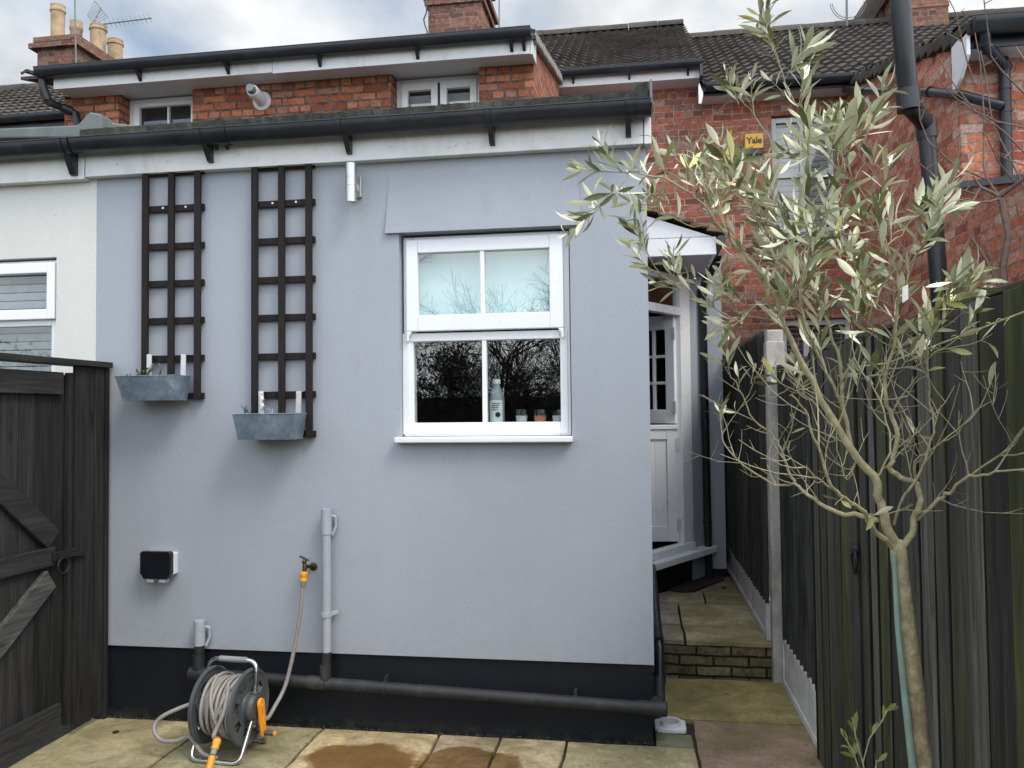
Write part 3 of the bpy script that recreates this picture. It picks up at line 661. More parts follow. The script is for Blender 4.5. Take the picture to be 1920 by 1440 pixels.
# ================================================================== aerials
def aerial(name, label, pts, r=.012, cat='aerial'):
    g = MB(); g.tube(pts, r, 8); return tag(g.build(name, 'lead'), label, cat)
aerial('aerial_mast', 'thin bare mast rising beside the centre chimney', [P(936, 60, 12), P(936, -40, 12)], .011, 'mast')
aerial('aerial_mast', 'thin bare mast in front of the far left chimney', [P(143, 118, 12.2), P(141, 60, 12.2), P(140, -30, 12.2)], .012, 'mast')
root = empty('television_aerial', P(196, 50, 13.4)); tag(root, 'comb-like television aerial pointing right, above the far left chimney', 'aerial')
b0, b1 = P(188, 46, 13.4), P(284, 34, 13.0); g = MB(); g.tube([b0, b1], .012, 6)
g.tube([P(190, 46, 13.4), P(190, 92, 13.4)], .014, 6); g.build('boom', 'lead', root)
g = MB(); d = (b1-b0)
for k in range(11): c_ = b0+d*(.12+.085*k); g.tube([c_+Vector((-.04, -.0, .085)), c_+Vector((.04, 0, -.085))], .005, 5)
g.build('elements', 'lead', root)
g = MB()
for k in range(8):
    t = k/7; a_ = P(164+t*12, 28+t*18, 13.3); b_ = P(178+t*24, 2+t*30, 13.5); g.tube([a_, b_], .006, 5)
g.tube([P(164, 28, 13.3), P(178, 48, 13.3)], .008, 5); g.tube([P(178, 2, 13.5), P(202, 32, 13.5)], .008, 5); g.tube([P(190, 14, 13.4), P(172, 50, 13.4)], .008, 5); g.build('reflector', 'lead', root)
root = empty('television_aerial', P(1588, 50, 12.3)); tag(root, 'aerial mast with two hoops on the ridge, left of the right-hand chimney', 'aerial')
g = MB(); g.tube([P(1588, 52, 12.3), P(1587, -40, 12.3)], .016, 6); g.build('mast', 'lead', root)
for rr in (30, 34):
    g = MB(); g.tube([P(1590+rr*math.cos(t)*1.0, 2-rr*math.sin(t)*1.05, 12.3) for t in [math.pi*(1.05+i*.95/14) for i in range(15)]], .006, 5, cap=True); g.build('hoop', 'lead', root)

# ================================================================== neighbour's brick wing on the right
YR, XF = 6.5, 2.45
rw = empty('brick_outrigger', (XF, YR, 0)); tag(rw, 'tall red brick wing at the right with black gutter and white box end', 'house')
zn = at(1808, 62, 'X', XF); zv0, zv1 = P(1806, 62, YR).z, at(1592, 142, 'Y', YM).z
zr = P(1860, 106, YR).z; zl = P(1810, 352, YR).z
g = MB(); g.box(XF, 7, YR, YR+.25, 3.0, zr)
g.prism([(XF, YR+.25, 0), (XF, YM+.0, 0), (XF, YM, zv1-.06), (XF, YR+.25, zv0-.06+.04)], (.25, 0, 0)); g.box(XF, XF+.25, YR+.001, YR+.25, 0, 3.0)
g.prism([(XF-.001, YR-.002, zr-.01), (XF-.001, YR+.25, zr-.01), (XF-.001, YR+.25, zv0-.02), (XF-.001, YR-.002, zv0-.06)], (.25, 0, 0))
g.box(XF+.25, 7, YR+3.3, YR+3.5, 0, 5); g.build('wall', 'brick_flank', rw)
tiles(XF-.03, 7.2, 6.18, zv0-.085, YM+1.2, zv1+.30, parent=rw, name='roof')
g = MB(); y = 6.2
while y < 9.6:
    z = zv0-.085+(y-6.18)*(zv1+.385-zv0)/(YM+1.2-6.18); g.box(XF-.05, XF-.0, y, y+.16, z-.07+random.uniform(-.012, .012), z+.015+random.uniform(0, .015)); y += .165
g.build('verge', 'roof_tile', rw, .012)
zg = P(1860, 34, 6.18).z
rail_gutter(P(1822, 40, 6.18).x, 7.2, 6.19, zg, .085).build('gutter', 'gutter_black', rw)
g = MB(); g.box(XF-.02, 7.2, 6.27, 6.29, zg-.17, zg+.0); g.build('fascia', 'gutter_black', rw)
g = MB(); g.box(XF, 7.2, 6.29, YR, zg-.17, zg-.155); g.build('soffit', 'upvc_old', rw)
g = MB(); q = [P(1790, 56, 6.4), P(1811, 45, 6.22), P(1811, 86, 6.22), P(1791, 107, 6.4)]
g.prism([(XF-.05, 6.50, zv0-.11), (XF-.05, 6.22, zv0-.10), (XF-.05, 6.22, zv0-.28), (XF-.05, 6.36, zv0-.40), (XF-.05, 6.50, zv0-.46)], (.025, 0, 0)); g.build('box_end', 'upvc', rw)
# its single-storey part, running towards the camera
g = MB(); g.prism([(XF+.004, 2.2, 0), (XF+.004, YR, 0), (XF+.004, YR, zl), (XF+.004, 2.2, zl-1.0)], (.25, 0, 0)); g.box(XF+.25, 6, 2.2, 2.4, 0, zl-1.0); g.build('lower_wall', 'brick_flank', rw)
g = MB(); g.prism([(XF-.02, 2.2, zl-1.0), (XF-.02, YR, zl+.002), (XF-.02, YR, zl+.05), (XF-.02, 2.2, zl-.95)], (4, 0, 0)); g.build('lower_roof', 'lead', rw)
# downpipes on it
def pipe(name, label, pts, r, mat='pipe_black', socks=(), clips=(), cat='downpipe', wall=None):
    g = MB(); pts = [Vector(p) for p in pts]; g.tube(pts, r, 16)
    for i in socks:
        rr_ = r[i] if isinstance(r, list) else r; a_ = pts[i]; d = (pts[min(i+1, len(pts)-1)]-pts[i-1 if i else 0]).normalized(); g.tube([a_-d*rr_*1.1, a_+d*rr_*1.1], rr_*1.2, 16)
    o = g.build(name, mat); tag(o, label, cat)
    for (i, t, wy) in clips:
        c_ = pts[i].lerp(pts[i+1], t); d = (pts[i+1]-pts[i]).normalized(); b = MB(); b.tube([c_-d*.012, c_+d*.012], (r[i] if isinstance(r, list) else r)*1.13, 16)
        wv = Vector(wy); b.bar(c_, c_+wv, .022, .012, d); cb = b.build('bracket', mat, o)
    return o
pipe('downpipe', 'blue-black downpipe on the rear face of the right brick wing, fed by a sloping pipe', [P(1846, 60, 6.2), P(1848, 85, 6.22), P(1882, 122, 6.42), P(1884, 150, 6.44), P(1888, 346, 6.44)], .040, 'gutter_black', (1, 2), ((3, .08, (0, .06, 0)), (3, .3, (0, .06, 0))))
pipe('downpipe', 'thin black pipe falling along the side of the right brick wing below its roof', [at(1584, 168, 'X', 2.36), at(1655, 171, 'X', 2.37), at(1742, 172, 'X', 2.38), P(1800, 178, 6.40), P(1878, 198, 6.41)], .036, 'gutter_black', (2,), ((0, .6, (.08, 0, 0)), (1, .6, (.08, 0, 0))))
pipe('downpipe', 'large black cranked soil pipe standing in front of the right brick wing', [P(1683, -60, 5.75), P(1703, 188, 5.75), P(1708, 200, 5.76), P(1732, 228, 5.95), P(1737, 242, 6.0), P(1752, 420, 6.0), P(1764, 580, 6.0), P(1768, 700, 6.0)], [.064, .064, .062, .060, .058, .058, .058, .058], 'pipe_black', (1, 4), ((6, .02, (.3, .0, 0)),))
# leafless climber
def branch_pts(L_, Y0, dY=0):
    out_ = []
    for i, p in enumerate(L_):
        yy = Y0+(p[2] if len(p) > 2 else dY*i/max(1, len(L_)-1)); out_.append(P(p[0], p[1], yy))
    return out_
cl = empty('bare_climber', P(1885, 545, 5.2)); tag(cl, 'leafless climbing shrub against the right brick wall above the fence', 'climber')
CL = [([(1886, 640), (1884, 545), (1880, 500), (1891, 440), (1882, 400), (1876, 372)], 14, 9),
      ([(1878, 545), (1850, 490), (1838, 470), (1818, 440)], 6, 3), ([(1876, 545), (1862, 500), (1848, 450)], 5, 2),
      ([(1876, 372), (1862, 362), (1838, 350), (1824, 330)], 6, 3), ([(1876, 372), (1855, 378), (1820, 380), (1776, 381)], 4, 1.5),
      ([(1876, 368), (1900, 350), (1925, 330)], 7, 5), ([(1872, 366), (1850, 335), (1844, 310), (1845, 220), (1842, 170), (1838, 120), (1828, 62)], 3.5, 1.6),
      ([(1846, 335), (1790, 310), (1740, 265), (1725, 225), (1722, 180)], 3.2, 1.5), ([(1830, 365), (1780, 348), (1740, 320), (1700, 285), (1683, 268)], 2.6, 1.2),
      ([(1920, 350), (1880, 270), (1862, 235), (1856, 200), (1848, 140), (1838, 95)], 3, 1.5), ([(1925, 290), (1880, 245), (1830, 210), (1790, 160), (1772, 130), (1759, 105)], 3, 1.2),
      ([(1925, 240), (1870, 228), (1820, 205), (1785, 178), (1758, 150)], 3, 1.3), ([(1925, 180), (1880, 135), (1858, 105), (1854, 70), (1846, 10), (1843, -20)], 3, 1.5),
      ([(1826, 155), (1812, 110), (1800, 60), (1790, 20), (1780, 0)], 2.2, 1.2), ([(1900, 340), (1870, 300), (1848, 252)], 2.4, 1.5), ([(1920, 310), (1890, 300), (1870, 288)], 2.2, 1.4),
      ([(1838, 350), (1815, 400), (1795, 425)], 2, 1), ([(1862, 500), (1900, 470), (1925, 452)], 2.6, 1.6), ([(1905, 88), (1925, 118)], 2.5, 2.5)]
g = MB()
for k, (L_, r0, r1) in enumerate(CL):
    pts = branch_pts(L_, 5.15, (.0 if k < 4 else random.uniform(-.25, .1))); n = len(pts)
    rs = [(r0+(r1-r0)*i/(n-1))*5.1/1520*.55 for i in range(n)]; g.tube(pts, rs, 6)
    for i in range(n-1):
        if r1 < 2.5 and random.random() < .8:
            c_ = pts[i].lerp(pts[i+1], random.random()); d = Vector((random.uniform(-1, 1), random.uniform(-.5, .5), random.uniform(.2, 1)))*random.uniform(.03, .12); g.tube([c_, c_+d*.6, c_+d], [.004, .003, .0015], 4)
g.build('branches', 'twig', cl)
# mossy board leaning behind the fence top
g = MB(); Q = [P(1755, 600, 4.0), P(1760, 552, 4.0), P(1790, 547, 4.0), P(1836, 548, 4.0), P(1836, 600, 4.0)]
tag(prism_ := g.prism(Q, (0, .03, 0)).build('mossy_board', 'mossy_felt', None, .004), 'yellow-green mossy board showing above the dark fence, at the foot of the soil pipe', 'board')

# ================================================================== the grey extension
XL, XC = -3.075, .068
ex = empty('rear_extension', (-1.5, YW, 0)); tag(ex, 'single-storey pale grey rendered extension with black plinth, white sash window and side door', 'house')
zp = P(1224, 1247).z; zt = at(1213, 269, 'Y', 4.19).z
WH = (-1.267, -.336, P(900, 818).z-.03, P(1060, 428).z+.012)
ZRF = lambda y: 3.22+.30*(y-4.1)     # underside line of the lean-to roof
g = wall_with_holes(XL, XC, zp, zt+.06, YW, YW+.26, [WH])
g.prism([(XC, YW+.26, zp), (XC, 6.40, zp), (XC, 6.40, ZRF(6.4)), (XC, YW+.26, ZRF(YW+.26)-.05)], (-.24, 0, 0))
g.prism([(XC-.002, 6.40, 2.95), (XC-.002, YM-.001, 2.95), (XC-.002, YM-.001, ZRF(YM)), (XC-.002, 6.40, ZRF(6.4))], (-.24, 0, 0))
g.build('wall', 'grey_render', ex)
# raised, flared band of render over the window
la, lb = P(721, 435, 4.225), P(1091, 422, 4.225); g = MB()
zb_ = WH[3]; za_ = zt-.005
n = 8; vs = []
for i in range(n+1):
    t = i/n; z = zb_+(za_-zb_)*t; pr = .020*(1-t)**1.6+.001; fl_ = .022*(1-t)**1.5; fl_ += .028
    vs += [(la.x+.05-fl_, YW-pr, z), (lb.x-.05+fl_, YW-pr, z), (la.x+.05-fl_, YW+.004, z), (lb.x-.05+fl_, YW+.004, z)]
fs = [(0, 1, 3, 2)[::-1]]
for i in range(n): b_ = 4*i; fs += [(b_, b_+1, b_+5, b_+4), (b_+2, b_, b_+4, b_+6), (b_+1, b_+3, b_+7, b_+5)]
g.add(vs, fs, 1, False).build('window_head', 'grey_render', ex)
# plinth
g = MB(); g.box(XL+.02, XC-.012, YW+.014, YW+.26, -.07, zp-.0005); g.box(XC-.25, XC-.012, YW+.26, 6.40, -.07, zp-.0005); g.build('plinth', 'black_plinth', ex)
# chamfered corner with the door
A, B = Vector((.02, 6.40, 0)), Vector((.585, 7.33, 0)); tdir = (B-A).normalized(); nout = Vector((tdir.y, -tdir.x, 0))
def sa(px, py=800):
    d = at(px, py, 'Y', 7)-CAM; k = d.x/d.y; return (A.y*k-A.x)/(tdir.x-tdir.y*k)
def CH(s_, off, z): return A+tdir*s_+nout*off+Vector((0, 0, z))
def chbox(g, s0, s1, o0, o1, z0, z1, col=1.0):
    vs = [CH(s_, o_, z) for s_ in (s0, s1) for o_ in (o0, o1) for z in (z0, z1)]
    return g.add(vs, [(0, 2, 3, 1), (4, 5, 7, 6), (0, 1, 5, 4), (2, 6, 7, 3), (0, 4, 6, 2), (1, 3, 7, 5)], col)
def zc_at(px, py, s_, off=0):
    q = CH(s_, off, 0); return P(px, py, q.y).z
sj0, sj1 = sa(1277), sa(1295)         # inner and outer edge of the right jamb
zsill = zc_at(1318, 1030, sa(1310)); z_thr = zsill+.06; z_head = zc_at(1284, 533, sj1)+.05; z_tr = zc_at(1285, 588, sj1)
SL = (B-A).length
g = MB(); chbox(g, sj1+.002, SL, -.12, 0, ZT-.1, 2.98); chbox(g, -.35, sj1+.002, -.12, 0, z_head+.05, 2.98)
xp = P(1357, 800, 7.33).x
g.box(B.x-.0, xp, 7.33, 7.55, .30, 3.0); g.box(xp-.12, xp, 7.55, YM, .30, 2.2); g.build('return_wall', 'grey_render', ex)
g = MB(); g.box(B.x, xp-.012, 7.34, 7.5, .1, .2995); chbox(g, -.3, sj1-.0, -.12, -.01, ZT-.1, z_thr-.086); g.build('door_step_wall', 'black_plinth', ex)
# door frame, top light, open leaves
fr = MB(); chbox(fr, sj0, sj1, -.06, .012, z_thr, z_head); chbox(fr, -.30, sj0, -.06, .012, z_head-.055, z_head); chbox(fr, -.30, sj0, -.055, .02, z_tr-.035, z_tr+.035)
chbox(fr, -.30, sj1, -.06, .03, z_thr-.03, z_thr+.03)
dr = fr.build('door_frame', 'upvc', ex, .006); dr['label'] = 'white door frame with top light'
g = MB(); chbox(g, -.30, sj0, -.03, -.024, z_tr+.035, z_head-.055); g.build('top_light', 'glass', dr)
g = MB(); chbox(g, -.35, SL+.0, -.05, .11, z_thr-.085, z_thr-.032); g.build('door_sill', 'upvc', ex, .005)
hinge = CH(sj0-.012, -.035, 0)
def leaf_door(ang, z0, z1, width, glazed, name):
    d = Vector((math.cos(ang), math.sin(ang), 0)); q = Vector((-d.y, d.x, 0));
    if q.y > 0: q = -q                                    # q faces the camera side
    def bx(g, a_, b_, o0, o1, c_, e_):
        vs = [hinge+d*s_+q*o_+Vector((0, 0, z)) for s_ in (a_, b_) for o_ in (o0, o1) for z in (c_, e_)]
        return g.add(vs, [(0, 2, 3, 1), (4, 5, 7, 6), (0, 1, 5, 4), (2, 6, 7, 3), (0, 4, 6, 2), (1, 3, 7, 5)])
    g = MB(); st = .09
    bx(g, 0, st, -.022, .022, z0, z1); bx(g, width-st, width, -.022, .022, z0, z1); bx(g, st, width-st, -.022, .022, z0, z0+(.12 if glazed else .13)); bx(g, st, width-st, -.022, .022, z1-.12, z1)
    if not glazed:
        n = 6; pw = (width-2*st)/n
        for k in range(n): bx(g, st+k*pw+.002, st+(k+1)*pw-.002, -.010, .008, z0+.13, z1-.12)
        bx(g, st, width-st, -.008, .004, z0+.13, z1-.12)
        bx(g, -.005, width, .022, .034, z1-.035, z1+.004)
    o = g.build(name, 'upvc', ex, .005)
    if glazed:
        g = MB(); n = 5
        for k in range(1, 3): z = z0+.12+(z1-z0-.24)*k/3; bx(g, st, width-st, -.012, .012, z-.012, z+.012)
        for k in range(1, n): s_ = st+(width-2*st)*k/n; bx(g, s_-.011, s_+.011, -.014, .014, z0+.12, z1-.12)
        g.build('glazing_bar', 'upvc', o)
        g = MB(); bx(g, st, width-st, -.003, .003, z0+.12, z1-.12); g.build('pane', 'glass', o)
    for zz_ in (z0+.14, z1-.16): g = MB(); bx(g, -.014, .014, .018, .034, zz_-.05, zz_+.05); g.build('hinge', 'upvc_old', o)
    return o
zmid = P(1270, 797, hinge.y).z; ztop_ = P(1265, 590, hinge.y).z
leaf_door(math.pi+.16, z_thr+.05, zmid, .80, False, 'door_leaf')['label'] = 'lower half of the stable door with boarded panel'
leaf_door(math.pi-.62, zmid+.012, ztop_, .80, True, 'door_leaf')['label'] = 'upper glazed half of the stable door, swung further in'
# room inside
g = MB(); X0, X1, Y0, Y1, Z0, Z1 = -2.9, .75, YW+.27, 9.6, .42, 2.95
g.box(X0, B.x+.02, Y1, Y1+.02, Z0, Z1); g.box(X0-.02, X0, Y0, Y1, Z0, Z1); g.prism([(X0, Y0, Z0), (XC-.22, Y0, Z0), (A.x-.12, A.y, Z0), (B.x-.10, B.y+.1, Z0), (B.x, B.y+.2, Z0), (B.x, Y1, Z0), (X0, Y1, Z0)], (0, 0, -.02)); g.box(X0, XC-.25, Y0, 6.3, Z1, Z1+.02); g.box(X0, B.x, 6.3, Y1, Z1, Z1+.02); g.box(B.x, B.x+.02, 7.56, Y1, Z0, Z1)
g.box(-1.8, -.1, 5.9, 5.95, Z0, Z1)
g.build('room', 'dark_room', ex)
# roof, edge, fascia, gutter
g = MB(); zb0 = at(950, 191, 'Y', 4.12).z
g.prism([(XL-.0, 4.12, zb0-.012), (XL, 6.98, zb0-.012+.28*2.86), (XL, 6.98, zb0-.10+.28*2.86), (XL, 4.12, zb0-.10)], (XC+.03-XL, 0, 0)); g.prism([(XR+.06, 6.98, zb0-.012+.28*2.86), (XR+.06, YM, zb0-.012+.28*(YM-4.12)), (XR+.06, YM, zb0-.1+.28*(YM-4.12)), (XR+.06, 6.98, zb0-.1+.28*2.86)], (XC+.03-XR-.06, 0, 0))
g.build('roof', 'roof_tile', ex)
g = MB(); nx = 240; vs = []
for i in range(nx+1):     # rough mossy front edge
    x = XL+(XC+.03-XL)*i/nx; dz = noise.noise(Vector((x*6, 1, 1)))*.010+noise.noise(Vector((x*40, 1, 1)))*.006
    vs += [(x, 4.095, zb0-.075), (x, 4.095+dz*.5, zb0+dz), (x, 4.30, zb0+.06+dz)]
fs = []
for i in range(nx): b_ = 3*i; fs += [(b_, b_+3, b_+4, b_+1), (b_+1, b_+4, b_+5, b_+2)]
g.add(vs, fs, 1, False).build('roof_edge', 'moss_edge', ex)
g = MB(); zq = [P(1160, 188, 4.09), P(1178, 178, 4.09), P(1196, 158, 4.09), P(1214, 151, 4.09), P(1215, 192, 4.09), P(1160, 198, 4.09)]
g.prism(zq, (0, .35, 0)); g.build('roof_upstand', 'moss_edge', ex, .004)
g = MB(); g.box(XC+.022, XC+.034, 4.085, 4.5, zt+.17, zq[3].z+.004); g.build('lead_edge', 'lead', ex)
g = MB(); g.box(XL-.035, XC-.012, 4.19, YW, zt, zt+.2); fa = g.build('fascia', 'fascia_white', ex, .003)
g = MB(); g.box(XC-.009, XC+.028, 4.183, YW+.05, zt-.004, zt+.2); g.build('fascia_end', 'fascia_white', ex, .003)
for px, py in ((220, 308), (313, 303), (447, 290), (590, 280), (732, 275), (880, 268), (1032, 259), (1128, 248), (842, 276), (855, 273)):
    q = P(px, py, 4.19); g = MB(); g.lathe((q.x, 4.188, q.z), (0, -1, 0), [(.006, 0), (.006, .003), (0, .004)], 8); g.build('nail_head', 'upvc_old', fa)
zg_ = at(1100, 193, 'Y', 4.08).z
gx0 = P(0, 270, 4.125).x-.6
gt = rail_gutter(-3.13, XC+.026, 4.128, zg_-.0, .058).build('gutter', 'gutter_black', ex)
for px in (395, 655, 923, 1178):
    q = P(px, 240, 4.18); b = MB(); b.prism([(q.x-.014, 4.189, zg_-.06), (q.x-.014, 4.189, zg_-.155), (q.x-.014, 4.165, zg_-.15), (q.x-.014, 4.09, zg_-.05)], (.028, 0, 0)); b.build('bracket', 'gutter_black', gt)
for px, wd in ((378, .035), (424, .035), (640, .03), (917, .03), (1183, .05)):
    q = P(px, 240, 4.12); b = rail_gutter(q.x-wd/2, q.x+wd/2, 4.128, zg_+.001, .0625); b.build('gutter_clip', 'gutter_black', gt)
for px in (412, 432):
    q = P(px, 240, 4.18); b = MB(); b.prism([(q.x-.009, 4.15, zg_-.055), (q.x-.009, 4.15, zg_-.10), (q.x-.009, 4.10, zg_-.05)], (.018, 0, 0)); b.build('gutter_clip', 'gutter_black', gt)
# porch canopy over the door
YP = 6.28; cz0, cz1 = P(1280, 479, YP).z, P(1280, 446, YP).z; cxr = P(1343, 470, YP).x
g = MB(); g.box(XC+.002, cxr, YP, YP+.025, cz0, cz1); g.prism([(XC+.002, YP+.002, cz1+.004), (cxr-.03, YP+.002, cz1+.004), (XC+.002, YP+.002, P(1215, 402, YP).z)], (0, .02, 0)); g.box(cxr-.025, cxr, YP+.025, 7.32, cz0, cz1-.0)
cn = empty('door_canopy', (.3, YP, cz0)); tag(cn, 'small white-boarded porch roof over the side door', 'canopy')
g.build('fascia', 'upvc', cn, .003)
g = MB(); g.box(XC+.002, cxr-.026, YP+.026, 7.32, cz0+.012, cz0+.025); g.build('soffit', 'soffit_white', cn)
g = MB(); zA_, zB_ = P(1200, 392, YP).z, cz1+.01
nn = 5
for k in range(nn):
    t0, t1 = k/nn, (k+1)/nn; xa_, xb_ = XC-.0+(cxr+.05-XC)*t0, XC+(cxr+.05-XC)*t1; za2, zb2 = zA_+(zB_-zA_)*t0, zA_+(zB_-zA_)*t1
    y = YP-.04
    while y < 7.7:
        g.prism([(xa_-.0, y, za2+.005), (xb_+.02, y, zb2+.022), (xb_+.02, y, zb2+.006), (xa_, y, za2-.012)], (0, .16, 0), random.uniform(.7, 1.2)); y += .165
g.build('roof', 'clay_tile', cn)
g = MB(); g.tube([(cxr+.035, YP-.03, cz1-.03), (cxr+.035, 7.6, cz1-.03)], .035, 10); gq = g.build('gutter', 'gutter_black', cn)
def ch_pt(px, py, off): s_ = sa(px, py); q = CH(s_, off, 0); return Vector((q.x, q.y, P(px, py, q.y).z))
pq = P(1318, 540, 7.27)
pipe('downpipe', 'black downpipe beside the open side door, cranked under the porch roof', [P(1347, 476, 6.9), P(1343, 492, 6.95), P(1321, 530, 7.20), P(1317, 548, 7.24), (P(1317, 548, 7.24).x+.012, 7.24, ZT)], .033, 'pipe_black', (1, 3), ((3, .45, (0, .06, 0)), (3, .8, (0, .06, 0))))
# the kitchen window
yf = YW+.055
win = frame_rect(WH[0]+.008, WH[1]-.008, WH[2]+.03, WH[3]-.012, .055, .055, .055, .045, yf, yf+.07)
wr = win.build('window', 'upvc', ex, .005); wr['label'] = 'white two-by-two kitchen sash window'
F = lambda x, y: at(x, y, 'Y', yf-.01)
u0, u1 = F(785, 592), F(1030, 466); l0, l1 = F(769, 793), F(1050, 634); zm1 = F(900, 622).z; zm0 = F(900, 619).z
# lower light
lo_ = frame_rect(F(755, 800).x, F(1066, 800).x, F(900, 814).z, zm1, l0.x-F(755, 800).x, F(1066, 800).x-l1.x, l0.z-F(900, 814).z+.0, zm1-l1.z, yf-.006, yf+.05)
xm_ = F(907.5, 700).x; lo_.box(xm_-.012, xm_+.012, yf-.004, yf+.045, l0.z, l1.z); lo_.build('lower_sash', 'upvc', wr, .004)
# upper sash stands forward, with horns
xs0, xs1 = F(763, 500).x, F(1056, 500).x; zt_ = F(900, 446).z
us = frame_rect(xs0, xs1, zm0, zt_, u0.x-xs0, xs1-u1.x, u0.z-zm0, zt_-u1.z, yf-.032, yf+.02)
xm_ = F(905, 530).x; us.box(xm_-.012, xm_+.012, yf-.028, yf+.015, u0.z, u1.z)
for sx, x in ((1, xs0), (-1, xs1)):
    us.prism([(x, yf-.032, zm0), (x+sx*.030, yf-.032, zm0), (x+sx*.022, yf-.032, zm0-.02), (x+sx*.014, yf-.032, zm0-.028), (x+sx*.012, yf-.032, zm0-.055), (x, yf-.032, zm0-.055)][::sx], (0, .024, 0))
us.build('upper_sash', 'upvc', wr, .005)
g = MB(); g.box(u0.x-.005, u1.x+.005, yf-.006, yf-.002, u0.z-.005, u1.z+.005); g.build('pane', 'glass_front', wr)
g = MB(); g.box(l0.x-.005, l1.x+.005, yf+.018, yf+.022, l0.z-.005, l1.z+.005); g.build('pane', 'glass_front', wr)
sp = P(739, 820, 4.19); sq = P(1073, 815, 4.19); g = MB(); zs0 = P(900, 830, 4.19).z
g.box(sp.x, sq.x, 4.185, yf+.05, zs0, WH[2]+.028); g.build('window_sill', 'upvc', ex, .006)
g = MB(); g.box(u0.x-.03, u1.x+.03, yf+.075, yf+.078, zm0+.02, WH[3]-.04); g.tube([(u0.x-.03, yf+.077, zm0+.02), (u1.x+.03, yf+.077, zm0+.02)], .006, 6); g.build('roller_blind', 'blind_cloth', wr)
g = MB(); g.box(WH[0]-.05, WH[1]+.05, yf+.052, YW+.40, l0.z-.045, l0.z-.022); g.build('inner_sill', 'white_paint', wr)
# things on the inner sill
YI = yf+.095; zi = l0.z-.021
def onsill(px): return P(px, 790, YI).x
q = onsill(932); bt = empty('bottle', (q, YI, zi)); tag(bt, 'tall grey bottle with white cap and round-badged label on the kitchen window sill', 'bottle')
hh = P(932, 711, YI).z-zi; g = MB(); g.lathe((q, YI, zi), (0, 0, 1), [(0, 0), (.040, 0), (.042, .01), (.042, hh*.60), (.036, hh*.70), (.018, hh*.86), (.018, hh*.90)], 24); g.build('body', 'bottle_grey', bt)
g = MB(); g.lathe((q, YI, zi), (0, 0, 1), [(.021, hh*.90), (.021, hh), (0, hh)], 20); g.build('cap', 'label_white', bt)
g = MB(); n = 10; vs = []
for i in range(n+1):
    t = -math.pi/2+(i/n-.5)*1.9; vs += [(q+.0432*math.cos(t), YI+.0432*math.sin(t), zi+.02), (q+.0432*math.cos(t), YI+.0432*math.sin(t), zi+hh*.55)]
g.add(vs, [(2*i, 2*i+2, 2*i+3, 2*i+1) for i in range(n)], 1, True); lbl = g.build('label', 'label_white', bt)
g = MB(); g.lathe((q+.012, YI-.0425, zi+hh*.24), (0, -1, 0), [(.014, .0), (.014, .0045), (0, .0045)], 20)
for k in range(4): g.box(q-.022, q+.01+.004*k, YI-.0455, YI-.043, zi+hh*(.34+.045*k), zi+hh*(.34+.045*k)+.003)
g.build('badge', 'lettering', lbl)
for px, nm, wm, lb_, r_ in ((978, 'glass_jar', 'milk_glass', 'clear glass holding white wax, first right of the bottle on the window sill', .036), (1013, 'glass_jar', 'terracotta', 'clear glass holding orange wax, between the two white ones on the window sill', .038), (1046, 'glass_jar', 'milk_glass', 'clear glass holding white wax, furthest right on the window sill', .034)):
    x = onsill(px); j = empty(nm, (x, YI, zi)); tag(j, lb_, 'glass jar', 'jars on the window sill'); h_ = P(px, 768, YI).z-zi
    g = MB(); g.lathe((x, YI, zi), (0, 0, 1), [(0, .001), (r_*.8, .001), (r_, h_), (r_-.002, h_), (r_*.8-.002, .004)], 20); g.build('glass', 'glass', j)
    g = MB(); g.lathe((x, YI, zi), (0, 0, 1), [(0, .004), (r_*.76, .004), (r_*.9, h_*.62), (0, h_*.62)], 20); g.build('filling', wm, j)

# ================================================================== the cream neighbour
cx = empty('rear_extension', (-4.2, YW, 0)); tag(cx, 'single-storey cream rendered extension next door, left of the grey one, with a white window', 'house')
N0 = P(107, 480); nz0 = P(50, 484).z
NH = (-4.35, P(106, 560).x, 1.35, nz0)
wall_with_holes(-6.2, XL-.001, -.05, zt+.05, YW-.002, YW+.26, [NH]).build('wall', 'cream_render', cx)
f = frame_rect(NH[0]+.005, NH[1]-.006, NH[2]+.005, NH[3]-.012, .05, .05, .05, .05, YW+.03, YW+.09)
zc_ = P(50, 604).z; f.box(NH[0]+.055, NH[1]-.056, YW+.03, YW+.09, zc_-.022, zc_+.022); nw = f.build('window', 'upvc', cx, .005)
G = lambda x, y: at(x, y, 'Y', YW)
frame_rect(NH[0]+.03, G(101, 560).x, zc_+.015, NH[3]-.03, .06, G(101, 560).x-G(86, 560).x, .06, .06, YW+.002, YW+.06).build('sash', 'upvc', nw, .005)
g = MB(); g.box(NH[0]+.05, NH[1]-.05, YW+.05, YW+.055, NH[2]+.05, NH[3]-.06); g.build('pane', 'glass', nw)
blinds(NH[0]+.04, NH[1]-.04, NH[2]+.05, NH[3]-.05, YW+.17, nw, .05, tilt=1.15)
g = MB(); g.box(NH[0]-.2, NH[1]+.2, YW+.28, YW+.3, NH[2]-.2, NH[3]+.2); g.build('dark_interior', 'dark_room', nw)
g = MB(); g.box(-6.2, XL-.04, 4.185, YW-.003, zt-.012, zt+.2); g.build('fascia', 'fascia_white', cx, .003)
gt = rail_gutter(-6.2, -3.135, 4.125, zg_-.004, .060).build('gutter', 'gutter_black', cx)
q = P(140, 290, 4.18); b = MB(); b.prism([(q.x-.02, 4.184, zg_-.06), (q.x-.02, 4.184, zg_-.185), (q.x-.02, 4.165, zg_-.18), (q.x-.02, 4.09, zg_-.05)], (.04, 0, 0)); b.build('bracket', 'gutter_black', gt)
q = P(120, 290, 4.12); rail_gutter(q.x-.015, q.x+.02, 4.125, zg_-.003, .0655).build('gutter_clip', 'gutter_black', gt)
